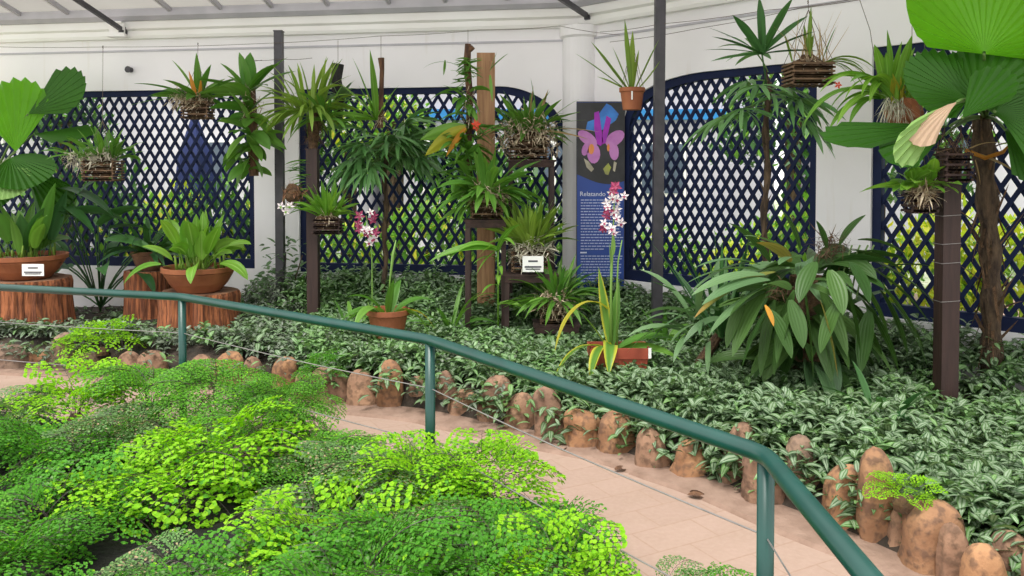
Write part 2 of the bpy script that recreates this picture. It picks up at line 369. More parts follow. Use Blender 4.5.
def build_wall(w,wins,name):
    mb=MB(); T=.2
    cuts={0.0,w.L}
    for k in wins:
        cuts|={k.s0,k.s1}; cuts|={k.s0+(k.s1-k.s0)*i/40 for i in range(41)}
    cs=sorted(cuts)
    for a,b in zip(cs,cs[1:]):
        if b-a<1e-5: continue
        mid=(a+b)/2; k=next((q for q in wins if q.s0<mid<q.s1),None)
        cells=[(-.2,-.2,ZT,ZT)] if k is None else [(-.2,-.2,k.zb,k.zb),(k.top(a),k.top(b),ZT,ZT)]
        for (za,zb,zc,zd) in cells:
            mb.face([w.pt(a,za),w.pt(b,zb),w.pt(b,zd),w.pt(a,zc)])
            mb.face([w.pt(a,za,-T),w.pt(a,zc,-T),w.pt(b,zd,-T),w.pt(b,zb,-T)])
            mb.face([w.pt(a,zc),w.pt(b,zd),w.pt(b,zd,-T),w.pt(a,zc,-T)])
            mb.face([w.pt(a,za),w.pt(a,za,-T),w.pt(b,zb,-T),w.pt(b,zb)])
    for k in wins:
        for s_ in (k.s0,k.s1):
            mb.face([w.pt(s_,k.zb),w.pt(s_,k.top(s_)),w.pt(s_,k.top(s_),-T),w.pt(s_,k.zb,-T)])
    return struct(mb.build(name,M['wall']),'white painted plaster wall with lattice windows')
build_wall(WL,[W1,W2],'wall_back'); build_wall(WR,[W3,W4],'wall_right')
def build_window(k,idx,label):
    ptile={3:.105}.get(idx,.122); slope=1.62; w=k.w; fr=MB(); e=.065; N_=60
    ss=sorted({k.s0+(k.s1-k.s0)*i/N_ for i in range(N_+1)}|{k.s0+e,k.s1-e})
    def cell(a,b,z0a,z0b,z1a,z1b,o0=-.10,o1=-.03):
        A=[w.pt(a,z0a,o1),w.pt(b,z0b,o1),w.pt(b,z1b,o1),w.pt(a,z1a,o1)]; B=[w.pt(a,z0a,o0),w.pt(b,z0b,o0),w.pt(b,z1b,o0),w.pt(a,z1a,o0)]
        fr.face(A); fr.face(B[::-1])
        for i in range(4): j=(i+1)%4; fr.face([A[i],B[i],B[j],A[j]])
    for a,b in zip(ss,ss[1:]):
        m_=(a+b)/2
        if m_<k.s0+e or m_>k.s1-e: cell(a,b,k.zb,k.zb,k.top(a),k.top(b))
        else:
            cell(a,b,k.zb,k.zb,k.zb+.10,k.zb+.10); cell(a,b,k.top(a,e),k.top(b,e),k.top(a),k.top(b))
    root=bpy.data.objects.new('window_%d'%idx,None); C.objects.link(root); root.location=w.pt((k.s0+k.s1)/2,k.zb); struct(root,label)
    fr.build('window_frame',M['navy'],root)
    la=MB(); H=k.zt-k.zb
    def inside(s_,z): return k.s0+e*.7<s_<k.s1-e*.7 and k.zb+.07<z<k.top(s_,e*.7)
    for sg in (1,-1):
        off=-.055 if sg==1 else -.07
        i0=int((k.s0-H/slope)/ptile)-2; i1=int((k.s1+H/slope)/ptile)+2
        for i in range(i0,i1+1):
            run=None; K=80
            for j in range(K+1):
                z=k.zb+H*j/K; s_=i*ptile+sg*(z-k.zb)/slope; ok=inside(s_,z) and j<K
                if ok and run is None: run=(s_,z)
                if not ok and run is not None:
                    z2=k.zb+H*(j-1)/K; s2=i*ptile+sg*(z2-k.zb)/slope
                    if z2-run[1]>.02: la.beam(w.pt(run[0],run[1],off),w.pt(s2,z2,off),.013,.032,up=w.n)
                    run=None
    # beams: width along n is thin, height in-plane
    la.build('lattice',M['navy'],root)
def beam_fix(): pass
_old=MB.beam
def beam2(s,a,b_,w,h,up=V((0,0,1)),m=0,r=.5):
    a=V(a); b_=V(b_); d=(b_-a); L=d.length; x=d/L; z=up-x*up.dot(x)
    if z.length<1e-4: z=V((1,0,0))-x*x.x
    z.normalize(); y=z.cross(x); R=Matrix((x,y,z)).transposed(); s.box((a+b_)/2,(L,w,h),R,m,r)
MB.beam=beam2    # w across, h along 'up'
def _lat(k,idx,label): build_window(k,idx,label)
# for the lattice the slat is thin along the wall normal: w = in-plane width, h = thickness
import types
src_w,src_h=.013,.037
def build_window_fixed(k,idx,label):
    ob=MB.beam
    def sw(s,a,b_,w,h,up=V((0,0,1)),m=0,r=.5): ob(s,a,b_,h,w,up,m,r)
    MB.beam=sw; build_window(k,idx,label); MB.beam=ob
build_window_fixed(W1,1,'navy lattice window behind the terracotta bowls, leftmost'); build_window_fixed(W2,2,'navy lattice window with rounded right corner behind the orchid stands')
build_window_fixed(W3,3,'navy lattice window with arched left corner behind the grey pole'); build_window_fixed(W4,4,'navy lattice window behind the palm trunk, rightmost')

# cornice: profile strips running along both walls, mitred at the corner
def trim(prof,mat,name,label):
    mb=MB()
    u=(WL.n+WR.n); u=u/(u.dot(WL.n))
    def corner(off,z): p=WL.b+u*off; return V((p.x,p.y,z))
    rows=[[WL.pt(0,z,o) for o,z in prof],[corner(o,z) for o,z in prof],[WR.pt(WR.L,z,o) for o,z in prof]]
    for i in range(2):
        for j in range(len(prof)):
            j2=(j+1)%len(prof); mb.face([rows[i][j],rows[i+1][j],rows[i+1][j2],rows[i][j2]])
    mb.face(rows[0]); mb.face(rows[2][::-1])
    return struct(mb.build(name,mat),label)
trim([(0.0,3.10),(.07,3.10),(.085,3.13),(.085,3.18),(.12,3.20),(.12,3.28),(0,3.28)],M['trim'],'trim_1','white stepped cornice above the lattice windows')
trim([(0.0,3.28),(.16,3.28),(.20,3.32),(.20,3.40),(0.0,3.40)],M['flash'],'trim_2','grey gutter strip under the shade roof')
trim([(0.0,2.965),(.014,2.965),(.014,2.985),(0,2.985)],M['flash'],'trim_3','thin grey joint line below the cornice')
# pilaster at the bend
mb=MB(); c=WL.b+ (WL.n+WR.n)*.02
mb.lathe((c.x,c.y,0),[(.17,-.1),(.17,2.98),(.20,3.0),(.20,3.10)],28)
struct(mb.build('trim_4',M['wall'],smooth=False),'white round half column at the wall corner')
# junction box on cornice
p=WL.pt(WL.hit(126,34)[0],3.19,.12); mb=MB(); mb.box(p,(.16,.12,.13)); mb.box(p+V((0,-.03,-.075)),(.2,.12,.02)); mb.box(p+V((0,-.04,.07)),(.12,.1,.02))
tag(mb.build('junction_box',M['trim']),'small white box fixed on the cornice where the dark roof strut lands','box')
# round drain hole pipe stub in wall at (131,70)
s_,z=WL.hit(131,70); mb=MB(); p=WL.pt(s_,z,0); mb.tube([p,p+WL.n*.06],.03,12); mb.tube([p+WL.n*.05,p+WL.n*.062],.036,12)
tag(mb.build('drain_pipe',M['steel']),'short dark pipe stub sticking out of the white wall','pipe')

# roof: two planes of shade cloth, purlins and struts
hip=(WL.n+WR.n).normalized(); TA=math.tan(math.radians(14)); Z0=3.40
def roofpt(base,dirn,d,nn): q=base+dirn*d; return V((q.x,q.y,Z0+TA*(q-base).dot(nn)))
ro=MB(); D=2.5; hl=D/hip.dot(WL.n)
def quadgrid(a,b,c_,d_,k=6):
    rows=[]
    for i in range(k+1):
        t=i/k; l=a.lerp(d_,t); r_=b.lerp(c_,t); rows.append([l.lerp(r_,j/k) for j in range(k+1)])
    ro.grid(rows)
A0=WL.pt(0,Z0,.2); B0=V((*(WL.b+hip*.2).xy,Z0)); C0=WR.pt(WR.L,Z0,.2)
quadgrid(A0,B0,roofpt(V((*WL.b.xy,0)),hip,hl,WL.n),roofpt(V((*WL.a.xy,0)),WL.n,D,WL.n))
quadgrid(B0,C0,roofpt(V((*WR.b.xy,0)),WR.n,D,WR.n),roofpt(V((*WL.b.xy,0)),hip,hl,WL.n))
struct(ro.build('ceiling',M['net']),'beige translucent shade cloth roof')
rf=MB()
def rafter(w,px,ln=2.4,wd=.035,th=.05,mb=None,dz=-.04):
    s_=w.hit(px,20)[0]; a=w.pt(s_,Z0+dz,.12); q=w.pt(s_,Z0+dz+TA*ln,ln); (mb or rf).beam(a,q,wd,th)
for px in (-20,33,80,180,230,280,335,395,450,510,560): rafter(WL,px)
for px in (640,700,760,830,900): rafter(WR,px)
rf.build('ceiling_rafters',M['flash']); struct(bpy.data.objects['ceiling_rafters'],'thin grey rafters under the shade cloth')
bpy.data.objects['ceiling_rafters'].name='trim_5'
for nm,(x0,y0,x1,y1),Yw,lb in (('roof_strut',(124,31,70,-5),9.0,'dark grey roof strut running down to the cornice box at left'),('roof_strut',(589,17,545,-12),8.2,'dark grey roof strut ending at the round wall column')):
    a=P(x0,y0,Yw); d=P(x1,y1,Yw-1.0)-a; b=a+d*2.2; mb=MB(); mb.beam(a,b,.03,.05); mb.beam(a-d.normalized()*.02,a+d.normalized()*.06,.06,.07)
    tag(mb.build(nm,M['steel']),lb,'beam')

# ------------------------------------------------------------------ ground
rockline=[G(-140,366),G(0,370),G(60,372),G(150,381),G(240,391),G(330,405),G(420,415),G(500,433),G(600,452),G(700,484),G(800,525),G(870,551),G(940,585),G(1010,622),G(1100,680)]
rl=sorted([(p.x,p.y) for p in rockline])
def Yrock(x):
    if x<=rl[0][0]: return rl[0][1]
    for (a,b),(c_,d_) in zip(rl,rl[1:]):
        if x<=c_: return b+(d_-b)*(x-a)/(c_-a)
    return rl[-1][1]+(x-rl[-1][0])*(rl[-1][1]-rl[-2][1])/(rl[-1][0]-rl[-2][0])
def pf(x):
    k=(Yrock(x+.15)-Yrock(x-.15))/.3; return 1/math.sqrt(1+k*k)
def Ywall(x):
    w=WL if x<.7 else WR; return w.a.y+(x-w.a.x)*w.d.y/w.d.x
def soilz(x,y):
    v=(y-Yrock(x))*pf(x)
    return -.02+.23*min(1,max(0,v)/.28)-.08*min(1,max(0,v-.5)/1.0)+.045*noise.noise(V((x*1.7,y*1.7,.3)))
mb=MB(); rows=[]
xs=[-6.5+i*.12 for i in range(int(11.6/.12)+1)]
for x in xs:
    y0=Yrock(x); y1=max(y0+.05,Ywall(x)); rows.append([V((x,y0+(y1-y0)*j/20,soilz(x,y0+(y1-y0)*j/20))) for j in range(21)])
mb.grid(rows); struct(mb.build('soil_bed',M['soil'],smooth=True),'dark soil of the planting bed')
mb=MB(); mb.face([(-9,-2,0),(7,-2,0),(7,11,0),(-9,11,0)]); struct(mb.build('floor',M['path']),'pink beige paved garden path')
# kerb of mortar along stones
mb=MB(); rows=[]
for i,x in enumerate(xs):
    y=Yrock(x)
    if y<1.6: break
    wv=.012*noise.noise(V((x*3,0,0)))
    rows.append([V((x,y-(.17+wv)/pf(x),-.005)),V((x,y-(.15+wv)/pf(x),.018)),V((x,y-.05/pf(x),.022)),V((x,y+.12/pf(x),.03))])
mb.grid(rows); struct(mb.build('path_kerb',M['kerb']),'low dusty mortar kerb along the edging stones')
# outside lawn
mb=MB(); mb.face([(-40,11,-.02),(40,11,-.02),(40,60,-.02),(-40,60,-.02)]); mb.face([(7,-10,-.02),(40,-10,-.02),(40,11,-.02),(7,11,-.02)]); mb.face([(-40,-10,-.02),(-9,-10,-.02),(-9,11,-.02),(-40,11,-.02)])
M['lawn']=simple('outside_pale_paving',(.50,.50,.42),(.26,.36,.16),.8,.9)
struct(mb.build('outside_ground',M['lawn']),'pale ground outside the building')

# ------------------------------------------------------------------ edging stones
ROCKS=[ # px, top, base, width, mat, label
(-30,352,370,46,'rock','low brown edging stone at the far left end of the row'),
(14,345,368,40,'rockg','wide low dusty brown edging stone left of the round orange one'),
(42,349,369,20,'rocko','small rounded orange edging stone left of the tall grey crooked stone'),
(63,332,370,19,'rockg','tall grey-brown finger-like edging stone with a bent tip'),
(88,352,372,22,'rockg','dark low edging stone under the small bright fern'),
(107,341,356,16,'rocko','small yellowish edging stone beside the small bright fern'),
(131,351,380,24,'rock','low brown edging stone half hidden by maidenhair left of the rail post'),
(153,350,381,26,'rock','brown edging stone just left of the leftmost rail post'),
(203,354,386,26,'rock','brown edging stone hidden behind ferns right of the leftmost rail post'),
(230,351,388,27,'rocko','rounded orange edging stone poking above the ferns'),
(256,356,392,20,'rock','narrow brown edging stone behind the fern tops'),
(283,356,394,20,'rocko','upright pinkish edging stone left of the small fern tuft'),
(306,371,402,20,'rock','short dark edging stone behind fern fronds'),
(333,367,404,34,'rock','squarish brown edging stone with a flat sloping top'),
(363,369,407,28,'rock','blunt pink-brown edging stone with sloping shoulder'),
(391,359,409,22,'rocko','tall bright orange edging stone left of the middle rail post'),
(419,375,408,20,'rock','dark edging stone directly behind the middle rail post'),
(449,370,412,22,'rock','rounded brown edging stone just right of the middle rail post'),
(467,389,417,32,'rock','low wide edging stone in front of the rounded one right of the post'),
(494,375,424,26,'rock','tall pale brown edging stone at the start of the open path'),
(520,392,432,30,'rock','brown edging stone mostly covered by trailing striped leaves'),
(551,386,440,26,'rock','upright dusty brown edging stone under the sloping rail'),
(585,409,448,32,'rocko','rounded orange edging stone below the rectangular planter'),
(618,410,455,34,'rocko','rough yellow-orange topped edging stone below the planter'),
(654,427,470,30,'rock','pointed leaning brown edging stone'),
(691,440,478,38,'rocko','wide smooth orange-brown edging stone under the rail'),
(735,421,488,26,'rock','narrow pinkish edging stone half behind the rail'),
(766,448,506,34,'rock','brown edging stone behind the nearest rail post'),
(805,434,509,32,'rockg','tall dark brown edging stone right of the nearest post'),
(832,466,520,18,'rock','thin reddish edging stone squeezed between two larger ones'),
(849,464,531,38,'rocko','rough crumbly ochre edging stone shaped like a cone'),
(881,446,546,32,'rocko','tallest edging stone, smooth orange-brown with a rounded top'),
(904,500,556,28,'rock','short edging stone under the tiny bright fern'),
(932,500,574,44,'rocko','broad edging stone right of the tiny bright fern'),
(958,522,592,30,'rock','dark edging stone hidden by trailing striped leaves'),
(986,543,610,40,'rocko','smooth orange edging stone near the bottom right corner'),
(1012,530,600,36,'rock','edging stone at the right edge of the view'),
(1060,540,640,50,'rock','edging stone just past the right edge'),
]
stone_pos=[]
for i,(px,pt,pb,w,mt,lb) in enumerate(ROCKS):
    g=G(px,pb); Y=g.y+.04; top=P(px,pt,Y).z; bw=w/F*Y*1.22; x=P(px,(pt+pb)/2,Y).x
    stone_pos.append((x,Y,bw,top))
    mb=MB(); n=18; rows=[]; H=top+.10; lean=rd.uniform(-.14,.14); sq=rd.uniform(.65,.85); tp=rd.choice([.25,.4,.5,.6]); ph=rd.uniform(-.25,.25); ex=rd.uniform(2.2,3.4); cut=rd.uniform(-.25,.25)
    for k in range(n+1):
        t=k/n; tt=t*t*(3-2*t)*.35+t*.65; z=-.10+H*tt; shape=(1.18-tp*tt)*(max(0,1-max(0,(tt-.74)/.26)**2.2))**.5
        rad=bw/2*max(.002,shape); row=[]
        for j in range(20):
            a=2*PI*j/20; ca,sa=math.cos(a+ph),math.sin(a+ph); se=(abs(ca)**ex+abs(sa)**ex)**(-1/ex)
            s=1+.16*noise.noise(V((ca*1.3+i*5,sa*1.3,z*6)))+.08*noise.noise(V((ca*3.5+i,sa*3.5,z*14)))+.03*noise.noise(V((ca*9+i,sa*9,z*40)))
            zz=z+cut*rad*ca*tt
            row.append(V((x+ca*se*rad*s+lean*z+(.35*bw*max(0,t-.6)*2 if 'bent' in lb else 0),Y+sa*se*sq*rad*s,zz)))
        rows.append(row)
    mb.grid(rows,close=True)
    tag(mb.build('edging_stone',M[mt],smooth=True),lb,'stone','edging stones along the path')

# ------------------------------------------------------------------ striped ground cover (uncountable)
def cover(name,mat,label,count,seed,test,Ls=(.068,.108),wr=.42,hgt=(.03,.13)):
    r=np.random.RandomState(seed); P_=[]; 
    while len(P_)<count:
        x=r.uniform(-6.4,4.9); y0=Yrock(x)+(.14 if x>.2 else .21)/pf(x); y1=Ywall(x)-.05
        y=r.uniform(y0,max(y1,y0+.01))
        if y<.9 or y>9.6: continue
        px=512+F*x/y
        if px>1130 or px<-110: continue
        if r.rand()>min(1.0,((y1-y0)/2.9)): continue
        if not test(x,y,px,r): continue
        P_.append((x,y))
    P_=np.array(P_); n=len(P_)
    hz=np.array([soilz(x,y)+.075*noise.noise(V((x*3.1,y*3.1,5)))+.03+.05*noise.noise(V((x*1.1,y*1.1,9))) for x,y in P_])
    lv=8; tot=n*lv
    bk=np.array([min(1,max(0,1.15-(Ywall(x)-y))/.8)*min(1,max(0,(512+F*x/y-215)/60)) for x,y in P_]); hz=hz+bk*r.uniform(.12,.36,n); hz=hz-np.array([.13*min(1,max(0,(250-(512+F*x/y))/30))*min(1,max(0,y-Yrock(x)-.35)/.4) for x,y in P_])
    base=np.repeat(np.c_[P_,hz],lv,0)
    front=np.repeat(np.array([(y-Yrock(x))*pf(x) for x,y in P_]),lv)
    stemh=np.repeat(r.uniform(hgt[0],hgt[1],n),lv)*np.tile(np.linspace(.25,1,lv),n)
    leanx=np.repeat(r.normal(0,.04,n),lv)*np.tile(np.linspace(.2,1,lv),n); leany=np.repeat(r.normal(-.03,.04,n),lv)*np.tile(np.linspace(.2,1,lv),n)
    spill=np.where((front<.30)&(np.repeat(r.rand(n),lv)<.28),1,0)
    base[:,0]+=leanx; base[:,1]+=leany-spill*(front+.04)*r.uniform(.6,1.1,tot); base[:,2]+=stemh-spill*r.rand(tot)*.16
    base[:,2]=np.maximum(base[:,2],.03)
    az=np.repeat(r.uniform(0,2*PI,n),lv)+np.tile(np.arange(lv)*2.6,n)+r.normal(0,.3,tot)
    el=np.radians(np.where(np.tile(np.arange(lv),n)>lv-3,r.uniform(10,55,tot),r.uniform(-25,30,tot)))
    L=r.uniform(*Ls,tot)*np.where(np.tile(np.arange(lv),n)==lv-1,.7,1); W=L*wr*r.uniform(.8,1.15,tot)
    # template
    vs=[0,.18,.45,.75,1.0]; ws=[.25,.85,1.0,.62,.04]; dr=[0,.01,-.02,-.12,-.28]
    T=[];UV=[]
    for v,w,z in zip(vs,ws,dr):
        for u in (-1,0,1): T.append((v,u*w*.5,z,abs(u)*w)); UV.append((.5+u*.5,v))
    T=np.array(T); UV=np.array(UV)
    d=np.c_[np.cos(az)*np.cos(el),np.sin(az)*np.cos(el),np.sin(el)]; s=np.c_[-np.sin(az),np.cos(az),np.zeros(tot)]
    nn=np.cross(d,s); roll=r.normal(0,.35,tot)[:,None]; s2=s*np.cos(roll)+nn*np.sin(roll); nn=np.cross(d,s2)
    pts=base[:,None,:]+d[:,None,:]*(T[None,:,0:1]*L[:,None,None])+s2[:,None,:]*(T[None,:,1:2]*W[:,None,None])+nn[:,None,:]*(T[None,:,3:4]*W[:,None,None]*.16)
    pts[:,:,2]+=T[None,:,2]*L[:,None]
    nv=len(T); quads=[]
    for i in range(4):
        for j in range(2): a=i*3+j; quads.append((a,a+1,a+4,a+3))
    quads=np.array(quads); faces=(quads[None]+ (np.arange(tot)*nv)[:,None,None]).reshape(-1,4)
    me=bpy.data.meshes.new(name); me.vertices.add(tot*nv); me.vertices.foreach_set('co',pts.astype(np.float32).ravel())
    nf=len(faces); me.loops.add(nf*4); me.loops.foreach_set('vertex_index',faces.astype(np.int32).ravel()); me.polygons.add(nf)
    me.polygons.foreach_set('loop_start',(np.arange(nf)*4).astype(np.int32)); me.polygons.foreach_set('loop_total',np.full(nf,4,dtype=np.int32))
    me.update(calc_edges=True)
    uv=me.uv_layers.new(name='UVMap'); uv.data.foreach_set('uv',UV[(faces%nv)].astype(np.float32).ravel())
    at=me.attributes.new('rnd','FLOAT','FACE'); at.data.foreach_set('value',np.repeat(r.rand(tot),8).astype(np.float32))
    me.materials.append(mat); me.polygons.foreach_set('use_smooth',np.ones(nf,dtype=bool)); me.validate()
    o=bpy.data.objects.new(name,me); C.objects.link(o)
    return tag(o,label,'plants',kind='stuff')
def t_silver(x,y,px,r):
    a=noise.noise(V((x*.9,y*.9,2))); p=.9 if px>560 else .55
    if px<330: p=.12
    return r.rand()<p+a*.4
def t_green(x,y,px,r):
    a=noise.noise(V((x*.9,y*.9,2))); p=.25 if px>560 else .75
    if px<300: p=.12
    if y>6.3 and px>300: p+=.3
    return r.rand()<p-a*.4
def t_purp(x,y,px,r):
    return (px<520 and y<Yrock(x)+1.1 and r.rand()<.8) or (px<300 and r.rand()<.75)
cover('striped_ground_cover',M['l_cover'],'silver striped green creeping plants filling the bed',7600,1,t_silver)
cover('green_ground_cover',M['l_cover2'],'fresh green creeping leaves filling the back of the bed under the stands',4300,2,t_green,(.065,.105),.40)
cover('purple_ground_cover',M['l_cover3'],'dull purple grey striped creeping leaves behind the left stones',2300,3,t_purp,(.05,.075),.42)

# ------------------------------------------------------------------ railing
rj=[G(-120,281,.85),G(0,286,.85),G(182,297,.85),G(430,340,.85),G(766,455,.85),G(868,577,.85)]
end=rj[4]+(rj[5]-rj[4]).normalized()*2.3
rail=thing('railing',(rj[4].x,rj[4].y,0),'teal green tubular handrail with posts and thin cables along the path','railing')
def rounded(pts,rr=.06):
    out=[pts[0]]
    for a,b,c_ in zip(pts,pts[1:],pts[2:]):
        d1=(a-b).normalized(); d2=(c_-b).normalized()
        for k in range(7):
            t=k/6; p0=b+d1*rr; p1=b+d2*rr; out.append(p0*(1-t)**2+b*2*t*(1-t)+p1*t*t)
    return out+[pts[-1]]
mb=MB(); mb.tube(rounded([rj[0],rj[2],rj[3],rj[4],end]),.0255,16); mb.build('handrail',M['rail'],rail,smooth=True)
posts=[rj[2],rj[3],rj[4],end-(end-rj[4]).normalized()*.5]
for p in posts:
    mb=MB(); mb.tube([(p.x,p.y,-.05),(p.x,p.y,.84)],.024,16); mb.tube([(p.x,p.y,0.0),(p.x,p.y,.012)],.045,16); mb.build('post',M['rail'],rail,smooth=True)
for z in (.62,.36,.14):
    mb=MB(); pts=[]
    line=[rj[0]]+posts
    for a,b in zip(line,line[1:]):
        for k in range(8):
            t=k/8; q=a.lerp(b,t); pts.append(V((q.x,q.y,z-.012*math.sin(PI*t))))
    pts.append(V((posts[-1].x,posts[-1].y,z))); mb.tube(pts,.0028,6); mb.build('cable',M['wire'],rail)

# ------------------------------------------------------------------ posts / poles
def pole(name,px,Y,pyt,w,mat,label,py_ref=200,lean=0,cap=True,round_=False,z0=.05):
    x=P(px,py_ref,Y).x; zt=P(px,pyt,Y).z; mb=MB(); hw=w/2
    a=V((x,Y,z0)); b=V((x+lean,Y,zt))
    if round_: mb.tube([a,b],hw,16)
    else:
        mb.beam(a,b,w,w,up=V((0,1,0)))
    mb.box((x,Y,.155),(w*2.4,w*2.4,.012))
    for sx in (-1,1):
        for sy in (-1,1): mb.tube([(x+sx*w*.95,Y+sy*w*.95,.16),(x+sx*w*.95,Y+sy*w*.95,.18)],.007,6)
    if cap: mb.box(b+V((0,0,.006)),(w*1.12,w*1.12,.012))
    return tag(mb.build(name,mat),label,'post')
pole('support_pole',280,8.45,32,.082,M['steel'],'dark grey square steel pole in front of the white wall, left of the middle lattice')
pole('support_pole',657,7.0,-30,.085,M['steel'],'taller dark grey steel pole right of the blue banner',lean=.02)
pole('planting_post',313,7.85,150,.105,M['brownpost'],'brown wooden post carrying a strappy orchid clump, behind the rail')
pole('planting_post',948,5.0,150,.105,M['brownpost'],'thick dark brown post standing in the striped leaves at right')
# wire ties around the right post
x=P(947,200,5.0).x
for py in (215,243,262,300):
    z=P(947,py,5.0).z; mb=MB(); mb.tube([V((x+.058*a,5.0+.058*b,z+.004*a)) for a,b in ((-1,-1),(1,-1),(1,1),(-1,1),(-1,-1))],.0022,5)
    tag(mb.build('wire_tie',M['wire']),'thin wire tie wrapped round the thick dark brown post','wire','wire ties on the brown post')
# support wires along cornice
def wirething(pts,label,rad=.0025,mat=None):
    mb=MB(); q=[]
    for a,b in zip(pts,pts[1:]):
        for k in range(6): t=k/6; w=a.lerp(b,t); w.z-=.01*math.sin(PI*t); q.append(w)
    q.append(pts[-1]); mb.tube(q,rad,5); return tag(mb.build('support_wire',mat or M['rust']),label,'wire')
wirething([P(-30,46,8.5),P(103,47,8.45),P(250,44,8.4),P(380,36,8.3),P(480,30,8.1),P(560,26,7.6),P(620,35,7.2)],'long rusty wire strung below the left cornice that baskets hang from')
wirething([P(600,32,7.4),P(660,24,7.0),P(768,10,6.1),P(860,-2,5.5),P(960,-20,4.9)],'rusty wire strung along the right wall from the taller steel pole')
wirething([P(610,42,7.3),P(700,28,6.9),P(800,8,6.3),P(900,-8,5.6)],'second rusty wire crossing the right wall with small hooks')
wirething([P(250,60,8.4),P(280,59,8.4),P(312,58,8.0)],'short loose wire looped around the left steel pole')

# ------------------------------------------------------------------ stumps and bowls
def stump(px,pyt,pyb,w,Y,label,seed,split=0):
    x=P(px,pyt,Y).x; zt=P(px,pyt,Y).z; R=w/F*Y/2; mb=MB()
    def fx(a,z): return 1+.07*noise.noise(V((math.cos(a)*2+seed,math.sin(a)*2,0)))+.055*noise.noise(V((math.cos(a)*9+seed,math.sin(a)*9,z*.7)))+.03*noise.noise(V((math.cos(a)*24,math.sin(a)*24+seed,z*2)))-split*max(0,math.cos((a+PI/2-.1)*1.0))**60*.35
    H=zt-.08
    mb.lathe((x,Y,.08),[(R*1.08,0),(R*1.02,H*.25),(R*.98,H*.6),(R*1.0,H*.92),(R*.97,H)],90,fx=fx,m=0)
    mb.lathe((x,Y,.08),[(R*.97,H),(R*.9,H+.006),(R*.5,H-.004),(.001,H)],90,fx=fx,m=1)
    tag(mb.build('tree_stump',[M['bark'],M['logtop']]),label,'stump'); return V((x,Y,zt))
s1=stump(25,278,322,84,8.05,'wide reddish rough-barked stump under the leftmost terracotta bowl',1)
s1b=stump(149,270,312,44,8.5,'narrow red-brown stump standing behind, under the small dark bowl',5)
s2=stump(199,291,327,76,7.9,'red-brown stump with a split front under the bright green orchid bowl',9,split=1)
def bowl(parent,c,R,H,mat):
    mb=MB(); mb.lathe(c,[(R*.55,0),(R*.60,.005),(R*.8,H*.35),(R*.95,H*.72),(R*.96,H*.78),(R*1.02,H*.82),(R*1.03,H),(R*.96,H),(R*.93,H*.8),(R*.5,H*.7),(0.001,H*.7)],40)
    mb.build('bowl',mat,parent,smooth=False); mb=MB(); blob(mb,V(c)+V((0,0,H*.72)),R*.9,R*.9,H*.2,3,.2,8); mb.build('soil',M['moss'],parent,smooth=True)
def card(parent,px,py,Y,w,h,lines=2):
    c=P(px,py,Y); mb=MB(); W=w/F*Y; H=h/F*Y; mb.box(c,(W,.004,H)); 
    for k in range(lines):
        mb.box(c+V((0,-.003,H*(.18-.36*k))),(W*(.45 if k==0 else .8),.002,H*.11),m=1)
        if k: mb.box(c+V((0,-.003,H*(.18-.36*k)-H*.14)),(W*.7,.002,H*.07),m=1)
    mb.build('label_card',[M['card'],M['ink']],parent)
# left bowl
t=thing('potted_orchid',s1,'wide terracotta bowl of dark leafy orchids with a white card, at the left edge','potted plant')
R=.375; bowl(t,s1,R,.235,M['terra'])
mb=MB(); c=s1+V((0,0,.2))
for k in range(30):
    a=rd.uniform(0,2*PI); q=c+V((math.cos(a),math.sin(a)*.8,0))*R*.75*rd.random()
    leaf(mb,q,azel(a,math.radians(rd.uniform(50,85))),rd.uniform(.34,.6),rd.uniform(.10,.16),rd.uniform(.5,1.3),'lance',8,petiole=rd.uniform(.05,.2),m=rd.choice([0,0,1]))
mb.build('foliage',[M['l_mid'],M['l_dark']],t,smooth=True)
for k in range(26):
    mb=MB(); a=rd.uniform(0,2*PI); q=c+V((math.cos(a),math.sin(a),0))*R*.75*rd.random(); mb.tube([q,q+V((rd.uniform(-.02,.02),0,rd.uniform(.06,.14)))],[.014,.008],6); mb.build('pseudobulb',M['l_olive'],t,smooth=True)
card(t,33,270,7.66,22,12)
# right bowl bright
t=thing('potted_orchid',s2,'terracotta bowl of bright green broad-leaved orchids on the split stump','potted plant')
R=.335; bowl(t,s2,R,.24,M['terra']); mb=MB(); c=s2+V((0,0,.2))
for k in range(30):
    a=rd.uniform(0,2*PI); q=c+V((math.cos(a),math.sin(a)*.8,0))*R*.7*rd.random()
    leaf(mb,q,azel(a,math.radians(rd.uniform(48,88))),rd.uniform(.28,.42),rd.uniform(.11,.165),rd.uniform(.4,1.2),'broad',8,petiole=rd.uniform(.08,.30))
leaf(mb,c+V((-.2,-.15,.05)),V((-1,-.2,.35)),.4,.11,1.4,'broad',8,petiole=.1); leaf(mb,c+V((.1,-.3,.05)),V((.1,-.6,.5)),.3,.13,2.2,'broad',8,petiole=.05); leaf(mb,c+V((.2,-.2,.05)),V((.9,-.3,.5)),.36,.12,1.5,'broad',8,petiole=.1)
mb.build('foliage',M['l_bright'],t,smooth=True)
for k in range(22):
    mb=MB(); a=rd.uniform(0,2*PI); q=c+V((math.cos(a),math.sin(a),0))*R*.75*rd.random(); mb.tube([q,q+V((rd.uniform(-.03,.03),0,rd.uniform(.08,.18)))],[.016,.009],6); mb.build('pseudobulb',M['l_olive'],t,smooth=True)
